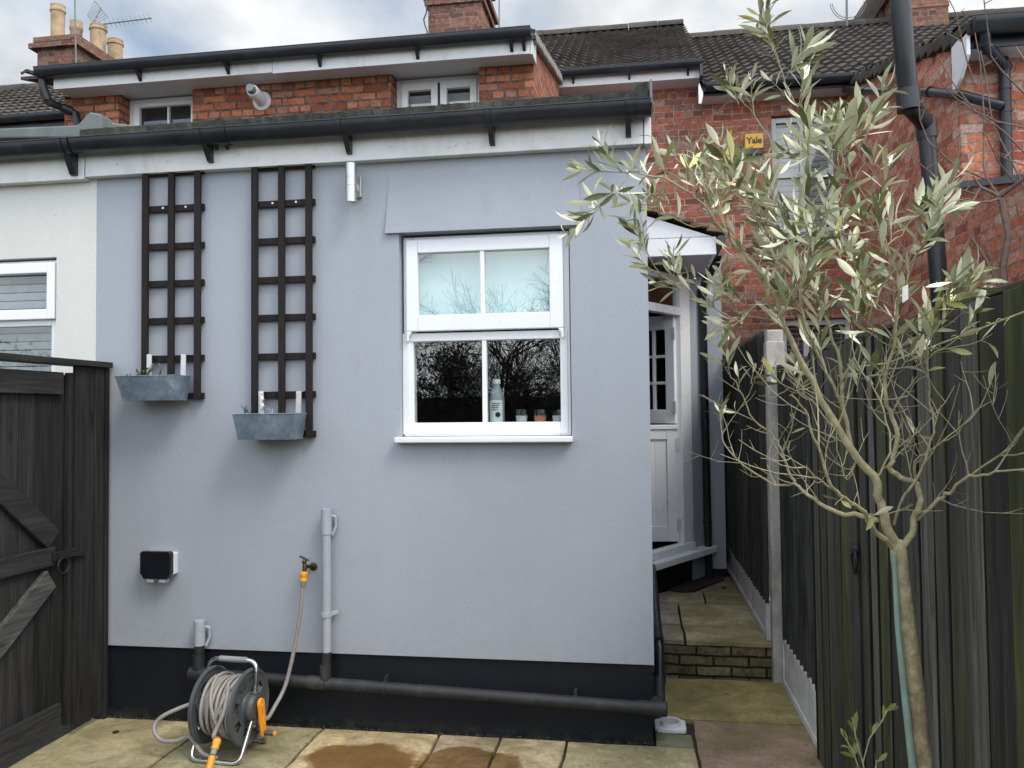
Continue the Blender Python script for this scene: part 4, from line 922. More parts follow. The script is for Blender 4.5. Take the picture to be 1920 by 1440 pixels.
g = MB(); Z = lambda px, py, y=4.14: at(px, py, 'Y', y)
g.prism([Z(-300, 262), Z(165, 258), Z(190, 262), Z(190, 214), Z(168, 209), Z(145, 234), Z(0, 240), Z(-300, 252)][::-1], (0, .10, 0)); g.build('lead_upstand', 'lead_green', cx, .01)
g = MB(); a_ = Z(168, 209); g.prism([(a_.x-.02, 4.24, a_.z-.03), (a_.x+.05, 4.24, a_.z-.03), (a_.x+.05, 4.24, a_.z-.2), (a_.x-.02, 4.24, a_.z-.2)], (0, 2.7, .76)); g.build('party_wall', 'lead_green', cx, .01)
g = MB(); g.prism([(-6.2, 4.2, zb0-.06), (-6.2, 6.98, zb0+.72), (-6.2, 6.98, zb0+.66), (-6.2, 4.2, zb0-.14)], (3.0, 0, 0)); g.build('roof', 'roof_tile', cx)
# small loose roofing strip by the upstand

# ================================================================== left gate and its fixed panel
XG = -2.985
def gp(px, py, X=XG): return at(px, py, 'X', X)
random.seed(11)
# fixed panel between gate and wall
fx = empty('fence_panel', (XG, 4.0, 0)); tag(fx, 'narrow fixed panel of dark boards between the left gate and the grey wall', 'fence')
y0, y1 = gp(141, 1000).y, 4.225; ym = (y0+y1)/2+.02; ztp = gp(200, 690).z
g = MB(); g.box(XG-.022, XG, y0+.0, ym-.002, .03, ztp, .85); g.box(XG-.018, XG+.004, ym+.002, y1-.035, .03, ztp, 1.0); g.build('boards', 'gate_v', fx, .003)
g = MB(); g.box(XG-.07, XG+.014, y1-.032, y1, .0, ztp, .8); g.build('post', 'gate_v', fx, .004)
g = MB(); g.box(XG-.09, XG+.03, gp(0, 654).y-1.2, y1+.005, ztp, ztp+.032, 1.0); g.build('top_rail', 'gate_h', fx, .003)
# the gate leaf, braced on this side
gt_ = empty('garden_gate', (XG, 3.3, 0)); tag(gt_, 'dark weathered board gate with cross braces and a ring latch at the far left', 'gate')
XB = XG-.035; yl = 2.55; yr_ = gp(139, 1000, XG).y-.012; zt2 = gp(100, 697, XG-.01).z; zb2 = .07
g = MB(); n = 12; bw = (yr_-yl)/n
for k in range(n): g.box(XB-.02, XB+random.uniform(-.001, .001), yl+k*bw+.0025, yl+(k+1)*bw-.0025, zb2, zt2-.01, random.uniform(.65, 1.25))
g.build('boards', 'gate_v', gt_, .0025)
g = MB(); g.box(XB+.002, XB+.032, gp(118, 1000, XB).y, yr_, zb2, zt2, .9); g.build('stile', 'gate_v', gt_, .003)
ys = gp(118, 1000, XB+.03).y-.001; zr1 = gp(60, 738, XB+.03).z
g = MB(); g.box(XB+.002, XB+.030, yl, ys, zr1, zt2, 1.15); g.build('rail', 'gate_h', gt_, .003)
zm_a, zm_b = gp(60, 1035, XB+.03).z, gp(60, 1071, XB+.03).z
g = MB(); g.box(XB+.002, XB+.031, yl, gp(104, 1045, XB+.03).y, zm_b, zm_a, 1.0); g.build('rail', 'gate_h', gt_, .003)
g = MB(); g.box(XB+.002, XB+.030, yl, ys, zb2, zb2+.13, 1.1); g.build('rail', 'gate_h', gt_, .003)
x3 = XB+.016
a_, b_ = gp(-120, 790, x3), gp(98, 1012, x3); g = MB(); g.bar((x3, a_.y, a_.z-.03), (x3, b_.y, b_.z), .115, .028, (0, -.7, .7), .95); g.build('brace', 'gate_h', gt_, .003)
a_, b_ = gp(-100, 1330, x3), gp(92, 1085, x3); g = MB(); g.bar((x3+.002, a_.y, a_.z), (x3+.002, b_.y, b_.z), .115, .030, (0, .7, .7), 2.6); g.build('brace', 'gate_h', gt_, .003)
lt = gp(100, 1045, XG+.0); g = MB(); g.box(XG-.002, XG+.008, gp(98, 1045).y, gp(140, 1045).y, lt.z-.022, lt.z+.022); g.bar(gp(112, 1042, XG+.014), gp(160, 1037, XG+.016), .022, .012); g.build('latch', 'iron', gt_, .002)
c_ = gp(119, 1060, XG+.022); g = MB(); rr_ = .040
g.tube([(c_.x, c_.y+rr_*math.cos(t), c_.z+rr_*math.sin(t)) for t in [2*math.pi*i/24 for i in range(25)]], .0045, 8, cap=False); g.build('ring_handle', 'iron', gt_)

# ================================================================== right-hand fence
def boards(g, X, y0, y1, zb, zt, pitch=.135, t0=.9, t1=1.1, fn=None):
    y = y0; k = 0
    while y < y1-.02:
        e = min(y+pitch, y1); c = random.uniform(t0, t1); c = fn(k, (y+e)/2) if fn else c
        l_ = random.uniform(-.003, .003); zz_ = zt+random.uniform(-.004, .003)
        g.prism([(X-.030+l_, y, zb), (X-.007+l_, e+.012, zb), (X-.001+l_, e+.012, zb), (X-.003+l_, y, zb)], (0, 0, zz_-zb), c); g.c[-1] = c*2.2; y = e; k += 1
    return g
random.seed(5)
fp = empty('concrete_post', (.87, 5.3, 0)); tag(fp, 'pale square fence post by the stone step', 'post')
g = MB(); g.box(.815, .915, 5.27, 5.37, -.05, at(1448, 618, 'Y', 5.27).z, 1); g.build('shaft', 'post_wood', fp, .01)
g = MB(); g.box(.809, .921, 5.262, 5.376, at(1448, 690, 'Y', 5.26).z, at(1448, 640, 'Y', 5.26).z); g.build('sleeve', 'post_wood', fp, .006)
def fence_bay(X, y0, y1, zb, zt, gh, mat, label, gl=True, fn=None, t0=.9, t1=1.1, pitch=.135):
    r_ = empty('fence_panel', (X, (y0+y1)/2, zb)); tag(r_, label, 'fence')
    if gl:
        g = MB(); g.box(X-.012, X+.03, y0, y1, zb, zb+gh)
        g.box(X-.022, X-.012, y0, y1, zb, zb+.045); g.box(X-.022, X-.012, y0, y1, zb+gh-.04, zb+gh)
        g.box(X-.022, X-.012, y0, y0+.05, zb+.046, zb+gh-.041); g.box(X-.022, X-.012, y1-.05, y1, zb+.046, zb+gh-.041); g.build('gravel_board', 'concrete_board', r_, .004)
    if gl: boards(MB(), X, y0, y1, zb+(gh+.001 if gl else 0), zt, fn=fn, t0=t0, t1=t1, pitch=pitch).build('boards', mat, r_)
    else:
        y = y0; k = 0
        while y < y1-.03:
            w_ = random.uniform(.085, .145); e = min(y+w_, y1); o1, o2 = random.uniform(-.006, .004), random.uniform(-.006, .004)
            b = MB(); b.prism([(X-.020+o1, y, zb), (X-.020+o2, e, zb), (X-.001, e, zb), (X-.001, y, zb)], (random.uniform(-.004, .004), 0, zt-zb+random.uniform(-.006, .004)), fn(k, y)); b.c[-1] = .22; b.build('board', mat, r_, .003); y = e+random.uniform(.006, .018); k += 1  # near edge face tinted dark, shade of the unlit side put into the colour
        g = MB(); g.box(X+.001, X+.012, y0, y1, zb, zt-.01, .35); g.build('backing', 'fence_far', r_)
    for za in (zt-.25, zb+gh+.2): g = MB(); g.box(X+.002, X+.045, y0, y1, za, za+.08); g.build('back_rail', 'rail_wood', r_)
    return r_
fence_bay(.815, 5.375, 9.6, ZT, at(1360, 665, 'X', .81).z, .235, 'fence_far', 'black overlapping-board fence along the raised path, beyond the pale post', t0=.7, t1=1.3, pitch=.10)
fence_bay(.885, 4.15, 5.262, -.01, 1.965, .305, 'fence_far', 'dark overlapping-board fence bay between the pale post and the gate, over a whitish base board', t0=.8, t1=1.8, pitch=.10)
gr_ = {1, 2, 8, 9, 10, 13, 14}
def fn(k, y):
    if k in (4, 5, 17): return (1.0, 1.15, .55)
    if k in (13, 22): return (1.0, 1.15, .55)
    if k in (2, 7, 10, 14): return (1.8, 1.75, 1.7)
    return random.uniform(.45, 1.35)
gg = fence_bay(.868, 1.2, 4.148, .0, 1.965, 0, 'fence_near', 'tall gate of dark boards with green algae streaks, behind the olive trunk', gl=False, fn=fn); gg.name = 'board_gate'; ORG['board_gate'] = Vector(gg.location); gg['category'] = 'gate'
g = MB(); g.box(.84, .90, 4.149, 4.17, 0, 1.97, .6); g.build('post', 'fence_far', gg)
g = MB(); g.box(.855, .925, 1.2, 4.14, 1.967, 1.982, 1); g.build('top_rail', 'rail_wood', gg, .003)
c_ = at(1601, 1052, 'X', .83); g = MB(); rr_ = .045
g.tube([(c_.x, c_.y+rr_*.8*math.cos(t), c_.z+rr_*math.sin(t)) for t in [2*math.pi*i/24 for i in range(25)]], .006, 8, cap=False); g.lathe((c_.x-.0, c_.y, c_.z+.045), (1, 0, 0), [(0, -.012), (.02, -.01), (.024, .01)], 16); g.build('ring_handle', 'iron', gg)
# twine stretched above it
g = MB(); pts = [P(1455, 697, 5.2), P(1560, 693, 4.2), P(1662, 681, 2.6), P(1740, 653, 2.3), P(1925, 583, 1.75)]
pts = [pts[0].lerp(pts[1], 0), pts[1], pts[2], pts[2].lerp(pts[3], .5), pts[3], pts[3].lerp(pts[4], .5), pts[4]]; g.tube(pts, .0021, 5)
for k in range(26):
    a_ = pts[4].lerp(pts[6], random.random()) if k % 2 else pts[3].lerp(pts[5], random.random()); d = Vector((random.uniform(-1, 1), random.uniform(-1, 1), random.uniform(-1, .4)))*.014; g.tube([a_, a_+d, a_+d*1.6+Vector((0, 0, -.006))], .0006, 3)
tag(g.build('twine', 'string'), 'frayed yellowish twine stretched from the pale post past the olive tree', 'twine')

# ================================================================== trellises and planters on the grey wall
def trellis(x0, x1, rz, label, ztop, zend):
    r_ = empty('trellis', ((x0+x1)/2, YW, zend)); tag(r_, label, 'trellis', 'trellises on the grey wall')
    wv = .036; xs_ = [x0, (x0+x1-wv)/2, x1-wv]
    for k, x in enumerate(xs_):
        g = MB(); g.box(x, x+wv, YW-.050, YW-.029, (zend if k == 2 else zend+.08), ztop, random.uniform(.8, 1.2)); g.build('upright', 'trellis_wood', r_, .002)
    for z in rz:
        g = MB(); g.box(x0+.006, x1+.010, YW-.028, YW-.008, z-.018, z+.018, random.uniform(.7, 1.0)); g.build('rung', 'trellis_wood', r_, .002)
    for x in ((xs_[0]+wv+xs_[1])/2+.02, (xs_[1]+wv+xs_[2])/2):
        g = MB(); g.lathe((x, YW-.028, rz[1]+.003), (0, -1, 0), [(.0065, 0), (.006, .003), (0, .004)], 10); g.build('screw', 'galv_strap', r_)
    return r_
tz = lambda py, px=325: P(px, py, YW-.03).z
t1x = (P(267, 500, YW-.04).x, P(376, 500, YW-.04).x); t2x = (P(472, 500, YW-.04).x, P(585, 500, YW-.04).x)
trellis(*t1x, [tz(y) for y in (322, 390, 461, 531, 601, 672, 743)], 'left of two dark trellises, its trough holding green leaves', zt-.003, tz(749))
trellis(*t2x, [tz(y, 528) for y in (311, 381, 451, 524, 595, 668, 740, 814)], 'right of two dark trellises, the longer one nearer the steel wall lamp', zt-.002, tz(821, 528))
def planter(c, label, grp):
    """c = eight photo pixels: rim and base corners at the front, back right"""
    fl, frr, br, bl_, bf, bb = c
    YF = YW-.052-.150; r0 = P(*frr, YF); l0_ = P(*fl, YF); b0 = P(*bl_, YF+.022); b1 = P(*bf, YF+.022); z1_, z0_ = (r0.z+l0_.z)/2, (b0.z+b1.z)/2; yb = YW-.055
    r_ = empty('planter', ((r0.x+l0_.x)/2, yb, z0_)); tag(r_, label, 'planter', grp)
    top = [(l0_.x, YF), (r0.x, YF), (r0.x, yb), (l0_.x, yb)]; bot = [(b0.x, YF+.022), (b1.x, YF+.022), (b1.x, yb-.01), (b0.x, yb-.01)]
    g = MB(); e = .0016
    vs = [(x, y, z1_) for x, y in top]+[(x, y, z0_) for x, y in bot]
    cx_, cy_ = (r0.x+l0_.x)/2, (YF+yb)/2
    ins = lambda p, k: (cx_+(p[0]-cx_)*(1-k), cy_+(p[1]-cy_)*(1-k*2))
    vs += [(*ins(p, .012), z1_) for p in top]+[(*ins(p, .012), z0_+.003) for p in bot]
    fs = []
    for i in range(4): j = (i+1) % 4; fs += [(i, i+4, j+4, j), (8+i, 8+j, 12+j, 12+i), (i, j, 8+j, 8+i)]
    fs += [(4, 7, 6, 5), (12, 13, 14, 15)]; g.add(vs, fs); g.tube([(*top[i % 4], z1_) for i in range(5)], .0032, 6); g.build('trough', 'galvanised', r_, .001)
    g = MB(); n = 10; vs = []; a_ = ins(top[0], .05); b_ = ins(top[2], .05)
    for j in range(4):
        for i in range(n+1): vs.append((a_[0]+(b_[0]-a_[0])*i/n, a_[1]+(b_[1]-a_[1])*j/3, z1_-.016+random.uniform(-.006, .006)))
    g.add(vs, [(j*(n+1)+i, j*(n+1)+i+1, (j+1)*(n+1)+i+1, (j+1)*(n+1)+i) for j in range(3) for i in range(n)], 1, True); g.build('soil', 'soil', r_)
    return r_, l0_, r0, z1_, yb, YF
def strap(parent, x, z0, z1, yb, tilt=0, w_=.026):
    g = MB(); g.bar((x, yb+.0, z0), (x+tilt, yb-.004, z1), .003, w_, (0, 1, 0)); g.bar((x+tilt, yb-.005, z1), (x+tilt, yb+.03, z1+.0015), .003, w_, (0, 0, 1)); g.build('hook', 'galv_strap', parent)
p1, l_, r_, z1_, yb, yf_ = planter([(215, 705), (330, 704), (363, 700), (230, 751), (329, 751), (356, 748)], 'galvanised metal trough with green leaves, hooked on the left trellis', 'metal troughs on the trellises')
for px, t in ((277, .006), (341, .006)): strap(p1, P(px+2, 700, yb).x, z1_-.05, P(px, 665, yb).z, yb-.0, t, .030)
p2, l2, r2, z2_, yb2, yf2 = planter([(435, 776), (554, 776), (580, 772), (446, 824), (551, 825), (573, 819)], 'galvanised metal trough with dry black stems, hooked on the right trellis', 'metal troughs on the trellises')
for px, t in ((488, .0), (557, .006)): strap(p2, P(px+2, 770, yb2).x, z2_-.05, P(px, 734, yb2).z, yb2, t, .030)
g = MB(); q = P(492, 750, yb2); random.seed(8)
g.tube([q+Vector((random.uniform(-.006, .008), -.012, -.05+.018*k)) for k in range(6)], [.009, .012, .008, .013, .009, .011], 7); tag(g.build('ornament', 'tag_white'), 'flaking white scrap on the left hook of the right trough', 'scrap')
def leaf_quad(g, base, d, n_, L_, W_, col=1.0, curl=.15, seg=4):
    """one lance-shaped leaf, folded a little along its midrib"""
    d = d.normalized(); s_ = d.cross(n_); s_ = s_.normalized() if s_.length > 1e-5 else d.orthogonal(); n2 = s_.cross(d); vs = []; prof = (.06, .62, 1.0, .86, .06) if seg == 4 else (.1, 1, .1)
    for i in range(seg+1):
        t = i/seg; c = base+d*(L_*t)+n2*(-curl*L_*t*t); w_ = W_*.5*prof[i]
        vs += [c-s_*w_+n2*w_*.25, c, c+s_*w_+n2*w_*.25]
    fs = []
    for i in range(seg): b_ = 3*i; fs += [(b_, b_+1, b_+4, b_+3), (b_+1, b_+2, b_+5, b_+4)]
    g.add(vs, fs, col, True)
def small_plant(name, label, mat, x, y, z, n, h, spread, leafn, lw=.009, ll=.022, stemmat='herb_leaf'):
    r_ = empty(name, (x, y, z)); tag(r_, label, 'plant'); s_ = MB(); l_ = MB()
    for k in range(n):
        b_ = Vector((x+random.uniform(-spread, spread)*.5, y+random.uniform(-.02, .02), z)); tip = b_+Vector((random.uniform(-spread, spread), random.uniform(-.04, .02), h*random.uniform(.5, 1.1)))
        m_ = b_.lerp(tip, .5)+Vector((random.uniform(-.01, .01), 0, .01)); s_.tube([b_, m_, tip], [.0015, .0013, .0008], 4)
        for j in range(leafn):
            t = random.uniform(.25, 1); c = b_.lerp(tip, t); d = Vector((random.uniform(-1, 1), random.uniform(-1, 1), random.uniform(0, 1))); leaf_quad(l_, c, d, Vector((0, 0, 1)), ll*random.uniform(.7, 1.2), lw, random.uniform(.7, 1.4), seg=2)
    s_.build('stems', stemmat, r_)
    if leafn: l_.build('leaves', mat, r_)
    return r_
random.seed(21)
small_plant('trough_plant', 'small green ferny herb growing at the left of the left trough', 'herb_leaf', P(268, 700, 4.12).x, 4.12, z1_-.015, 9, .07, .045, 14)
small_plant('trough_plant', 'low round-leaved herb at the left end of the left trough', 'herb_leaf', P(240, 700, 4.12).x, 4.12, z1_-.015, 6, .022, .025, 5, .014, .016)
small_plant('trough_plant', 'thin sprig between the hooks of the left trough', 'herb_leaf', P(298, 700, 4.15).x, 4.15, z1_-.015, 3, .085, .02, 6)
small_plant('trough_plant', 'dry black stems at the left end of the right trough', 'lettering', P(462, 770, 4.12).x, 4.12, z2_-.015, 8, .075, .045, 2, .004, .012, 'lettering')
small_plant('trough_plant', 'pale dry stalks in the middle of the right trough', 'string', P(512, 770, 4.14).x, 4.14, z2_-.015, 8, .05, .04, 0, stemmat='upvc_old')
# ================================================================== lamp, socket, tap, pipes
lp = P(658.5, 343, YW-.085); lr = .0295*1.0; h0, h1 = P(658, 379, YW-.085).z, P(658, 307, YW-.085).z
wl_ = empty('wall_lamp', (lp.x, YW, lp.z)); tag(wl_, 'brushed steel cylinder wall lamp right of the trellises', 'wall lamp')
g = MB(); g.lathe((lp.x, lp.y, h0), (0, 0, 1), [(lr*.85, .004), (lr, 0), (lr, (h1-h0)*.40), (lr*.97, (h1-h0)*.405), (lr*.97, (h1-h0)*.415), (lr, (h1-h0)*.42), (lr, (h1-h0)*.62), (lr*.97, (h1-h0)*.625), (lr*.97, (h1-h0)*.635), (lr, (h1-h0)*.64), (lr, h1-h0), (lr*.85, h1-h0-.004), (0, h1-h0-.02)], 32); g.lathe((lp.x, lp.y, h0+.004), (0, 0, -1), [(0, -.01), (lr*.85, 0)], 32); g.build('cylinder', 'steel', wl_)
g = MB(); mz = (h0+h1)/2-.005; g.box(lp.x-.022, lp.x+.034, YW-.022, YW, mz-.058, mz+.058); g.box(lp.x-.012, lp.x+.012, YW-.07, YW-.021, mz-.02, mz+.02); g.build('wall_plate', 'steel', wl_, .003)
s0, s1 = P(263, 1085, YW-.075), P(321, 1035, YW-.075)
so_ = empty('outdoor_socket', ((s0.x+s1.x)/2, YW, s0.z)); tag(so_, 'black-lidded weatherproof double socket low on the grey wall', 'socket')
g = MB(); g.box(s0.x+.004, s1.x+.0, YW-.048, YW, s0.z+.02, s1.z-.010); g.build('back_box', 'fascia_white', so_, .006)
g = MB(); w2_ = (s1.x-s0.x); g.prism([(s0.x, YW-.082, s0.z+.03), (s0.x+.012, YW-.082, s0.z+.016), (s0.x+.02, YW-.082, s0.z+.0), (s1.x-.02, YW-.082, s0.z+.0), (s1.x-.012, YW-.082, s0.z+.016), (s1.x, YW-.082, s0.z+.03), (s1.x, YW-.082, s1.z-.008), (s1.x-.01, YW-.082, s1.z+.002), (s0.x+.01, YW-.082, s1.z+.002), (s0.x, YW-.082, s1.z-.008)], (0, .033, 0)); g.build('lid', 'black_plastic', so_, .005)
for k in (.32, .70):
    g = MB(); x = s0.x+w2_*k
    for j in range(3): g.box(x-.019, x+.019, YW-.076+.001*j, YW-.035, s0.z-.006-.006*j, s0.z-.0025-.006*j)
    g.box(x-.017, x+.017, YW-.07, YW-.035, s0.z-.016, s0.z-.001); g.build('cable_gland', 'upvc_old', so_)
# waste pipes
YPp = YW-.050
def vpipe(px, py0, py1, r, top, label, zsplit):
    a_, b_ = P(px, py0, YPp), P(px-1.5, py1, YPp); root = empty('waste_pipe', (b_.x, YPp, b_.z)); tag(root, label, 'waste pipe'); zs_ = P(px, zsplit, YPp).z
    g = MB(); g.tube([(a_.x, YPp, zs_), (a_.x, YPp, a_.z)], r, 16); g.tube([(a_.x, YPp, a_.z-.13), (a_.x, YPp, a_.z+.0)], r*1.16, 16); g.tube([(a_.x, YPp, a_.z), (a_.x, YPp, a_.z+.006)], r*1.05, 16)
    g.tube([(a_.x+r*.3, YPp+.02, a_.z-.03), (a_.x+r*1.6, YPp+.03, a_.z-.04), (a_.x+r*1.65, YPp+.035, a_.z-.09), (a_.x+r, YPp+.02, a_.z-.14)], r*.35, 8); g.build('upper_pipe', 'pipe_grey', root)
    g = MB(); g.tube([(a_.x, YPp, zs_), (b_.x, YPp, b_.z)], r*1.03, 16); g.tube([(b_.x, YPp, b_.z+.10), (b_.x, YPp, b_.z+.03)], r*1.25, 16); g.build('lower_pipe', 'pipe_dusty', root); return root, a_, b_
v1, a1_, b1_ = vpipe(374, 1165, 1262, .026, 0, 'short capped grey waste pipe with black foot behind the hose reel', 1203)
v2, a2_, b2_ = vpipe(612, 956, 1283, .0245, 0, 'tall capped grey waste pipe right of the garden tap', 1222)
q = P(612, 1152, YPp); g = MB(); g.tube([(q.x, YPp, q.z-.012), (q.x, YPp, q.z+.012)], .030, 16); g.bar((q.x+.02, YPp, q.z), (q.x+.055, YPp+.03, q.z+.012), .02, .01, (0, 0, 1)); g.build('clip', 'pipe_grey', v2)
hp0, hp1 = P(362, 1262, YPp), P(1236, 1329, YPp)
hp = empty('waste_pipe', (hp1.x, YPp, hp1.z)); tag(hp, 'long black waste pipe running down along the black plinth to the corner', 'waste pipe')
g = MB(); g.tube([hp0, hp1], .0315, 18); 
for px in (374, 610, 1215): t = (px-362)/874; c_ = hp0.lerp(hp1, t); d = (hp1-hp0).normalized(); g.tube([c_-d*.05, c_+d*.05], .0365, 18)
g.build('run', 'pipe_dusty', hp)
for px in (740, 1090): t = (px-362)/874; c_ = hp0.lerp(hp1, t); d = (hp1-hp0).normalized(); g = MB(); g.tube([c_-d*.011, c_+d*.011], .035, 18); g.box(c_.x-.008, c_.x+.008, YPp+.02, YW+.013, c_.z+.02, c_.z+.05); g.build('clip', 'pipe_dusty', hp)
# pipe down the side of the corner
xs_ = XC+.028
pipe('waste_pipe', 'black waste pipe coming down round the corner beside the stone step', [(xs_-.0, 6.2, .52), (xs_-.0, 4.75, .46), (xs_-.0, 4.55, .44), (xs_+.006, 4.50, .40), (xs_+.006, 4.46, .26), (xs_+.004, 4.40, .18), (xs_-.02, 4.24, hp1.z+.02)], .027, 'pipe_black', (2, 4), (), 'waste pipe')
g = MB(); c_ = hp1; g.lathe(c_-Vector((.015, 0, 0)), (1, 0, 0), [(0, .055), (.034, .055), (.038, .05), (.038, 0)], 18); g.tube([c_, (xs_-.0, 4.30, c_.z+.01), (xs_-.0, 4.40, c_.z+.08)], .028, 14); g.build('elbow', 'pipe_dusty', hp)
# drain hopper with a round collar
d0, d1 = at(1224, 1376, 'Z', .012), at(1280, 1350, 'Z', .012)
dn = empty('drain_collar', ((d0.x+d1.x)/2, (d0.y+d1.y)/2, 0)); tag(dn, 'white square plastic drain frame with a round hole at the foot of the corner', 'drain')
xa, xb, ya, yb_ = XC+.004, XC+.165, 4.392, 4.548; cx_, cy_, rh = (xa+xb)/2, (ya+yb_)/2, .052; g = MB(); n = 32; vs = []
for i in range(n):
    t = 2*math.pi*(i+.5)/n; c, s_ = math.cos(t), math.sin(t); k = 1/max(abs(c), abs(s_)); hx, hy = (xb-xa)/2, (yb_-ya)/2
    for z in (.012, -.002): vs += [(cx_+hx*c*k, cy_+hy*s_*k, z), (cx_+rh*c, cy_+rh*s_, z)]
fs = []
for i in range(n): a_ = 4*i; b_ = 4*((i+1) % n); fs += [(a_, b_, b_+1, a_+1), (a_, a_+2, b_+2, b_)]
g.add(vs, fs); g.build('frame', 'upvc', dn, 0)
g = MB(); g.lathe((cx_, cy_, -.03), (0, 0, 1), [(rh-.005, -.0), (rh-.005, .064), (rh+.002, .066), (rh+.002, .03)], 32); g.build('collar', 'upvc', dn)
g = MB(); g.lathe((cx_, cy_, -.03), (0, 0, 1), [(0, .004), (rh-.005, .004)], 24); g.build('hole', 'lettering', dn)
# tap
tp = P(572, 1062, YW-.06); T0 = empty('garden_tap', (tp.x, YW, tp.z)); tag(T0, 'old brass garden tap with orange hose connector on the grey wall', 'tap')
g = MB(); g.tube([(tp.x+.022, YW, tp.z-.01), (tp.x+.016, YW-.03, tp.z-.006), (tp.x, YW-.06, tp.z)], .010, 12); g.tube([(tp.x-.002, YW-.06, tp.z+.022), (tp.x, YW-.062, tp.z), (tp.x-.001, YW-.068, tp.z-.028)], [.008, .013, .011], 12); g.lathe((tp.x-.003, YW-.06, tp.z+.018), (-.2, 0, 1), [(.012, 0), (.013, .008), (.007, .016), (.005, .03), (.0, .032)], 12); g.lathe((tp.x+.024, YW-.001, tp.z-.012), (0, -1, 0), [(.022, 0), (.02, .006), (.009, .01)], 16); g.build('body', 'brass_old', T0)
g = MB(); g.tube([(tp.x-.030, YW-.062, tp.z+.054), (tp.x-.004, YW-.06, tp.z+.044), (tp.x+.018, YW-.058, tp.z+.032)], [.006, .0055, .006], 8); g.build('handle', 'brass_old', T0)
g = MB(); cz = tp.z-.028; g.lathe((tp.x-.003, YW-.068, cz), (-.05, 0, -1), [(.010, -.004), (.0165, 0), (.0185, .006), (.0185, .022), (.0165, .026), (.0165, .034), (.019, .038), (.019, .05), (.016, .054)], 18); g.build('connector', 'orange_plastic', T0)
g = MB(); g.lathe((tp.x-.006, YW-.068, cz-.052), (-.05, 0, -1), [(.015, 0), (.015, .022), (.012, .03), (.008, .032)], 16); g.build('collar', 'grey_plastic', T0)

# ================================================================== hose reel
RC = Vector((P(431, 1337, 3.86).x, 3.86, .235)); axr = Vector((math.sin(R(86)), -math.cos(R(86)), 0)).normalized(); side = Vector((axr.y, -axr.x, 0))  # side points to the viewer-left
if side.y > 0: side = -side
Zv = Vector((0, 0, 1)); FR, HW = .185, .105
hr = empty('hose_reel', (RC.x, RC.y, 0)); tag(hr, 'freestanding dark grey hose reel with coiled beige hose, chrome tube frame and orange crank', 'hose reel')
def flange(sgn):
    g = MB(); o = RC+axr*(sgn*HW); ax_ = axr*sgn
    g.lathe(o, ax_, [(FR-.006, -.010), (FR, -.006), (FR, .008), (FR-.008, .012), (FR-.016, .008), (FR-.020, .003)], 56)
    # web with eight scooped openings
    n = 64; ri, ro = .075, FR-.018
    g.lathe(o, ax_, [(FR-.006, -.010), (FR-.018, -.006)], 56)
    g.lathe(o, ax_, [(0, .020), (.05, .020), (.072, .010), (ri, .004)], 40); g.lathe(o, ax_, [(0, -.004), (ri, -.004)], 40)
    u = Zv; v_ = side
    def pt(r_, t, h): return o+ax_*h+(u*math.cos(t)+v_*math.sin(t))*r_
    for k in range(8):
        t0, t1 = 2*math.pi*k/8, 2*math.pi*(k+.42)/8
        for j in range(3):   # solid spokes
            a_, b_ = t0+(t1-t0)*j/3, t0+(t1-t0)*(j+1)/3
            vs = [pt(ri, a_, .004), pt(ro+.004, a_, .004), pt(ro+.004, b_, .004), pt(ri, b_, .004), pt(ri, a_, -.004), pt(ro+.004, a_, -.004), pt(ro+.004, b_, -.004), pt(ri, b_, -.004)]
            g.add(vs, [(0, 1, 2, 3), (4, 7, 6, 5), (0, 4, 5, 1), (2, 6, 7, 3)])
        t2 = 2*math.pi*(k+1)/8
        for j in range(4):   # rims of the openings
            a_, b_ = t1+(t2-t1)*j/4, t1+(t2-t1)*(j+1)/4
            for (ra, rb) in ((ri, ri+.022), (ro-.026, ro+.004)):
                vs = [pt(ra, a_, .004), pt(rb, a_, .004), pt(rb, b_, .004), pt(ra, b_, .004), pt(ra, a_, -.004), pt(rb, a_, -.004), pt(rb, b_, -.004), pt(ra, b_, -.004)]
                g.add(vs, [(0, 1, 2, 3), (4, 7, 6, 5), (0, 4, 7, 3), (1, 2, 6, 5)])
        # scoop wall behind each opening
        a_, b_ = t1+.05, t2-.05; ra, rb = ri+.022, ro-.026
        vs = [pt(ra, a_, .004), pt(rb, a_, .004), pt(rb, b_, -.012), pt(ra, b_, -.012), pt(rb, (a_+b_)/2, -.016), pt(ra, (a_+b_)/2, -.016)]
        g.add(vs, [(0, 1, 4, 5), (5, 4, 2, 3)])
    return g.build('flange', 'dark_plastic', hr)
flange(1); flange(-1)
g = MB(); g.tube([RC-axr*HW, RC+axr*HW], .062, 24); g.build('drum', 'dark_plastic', hr)
g = MB(); random.seed(4); hrad = .0085
for layer, (rl, n) in enumerate(((.075, 8), (.092, 8), (.109, 8), (.124, 7), (.138, 6))):
    off = random.uniform(-.008, .008)
    for k in range(n):
        x = -HW+.018+(2*HW-.036)*(k+.5)/n+off*.3; tl = random.uniform(-.010, .010); ph = random.uniform(0, 6); rr2 = rl+random.uniform(-.003, .006)
        g.tube([RC+axr*(x+tl*math.sin(t+ph))+(Zv*math.cos(t)+side*math.sin(t))*(rr2+.003*math.sin(3*t+ph)) for t in [2*math.pi*i/40 for i in range(41)]], hrad, 8, random.uniform(.85, 1.1), False)
for (xa_, xb__, rr2) in ((-.05, .06, .152), (.07, -.03, .150)):   # two turns lying across the rest
    g.tube([RC+axr*(xa_+(xb__-xa_)*(.5-.5*math.cos(t)))+(Zv*math.cos(t)+side*math.sin(t))*rr2 for t in [2*math.pi*i/40 for i in range(41)]], hrad, 8, 1.05, False)
g.build('coiled_hose', 'hose_rubber', hr)
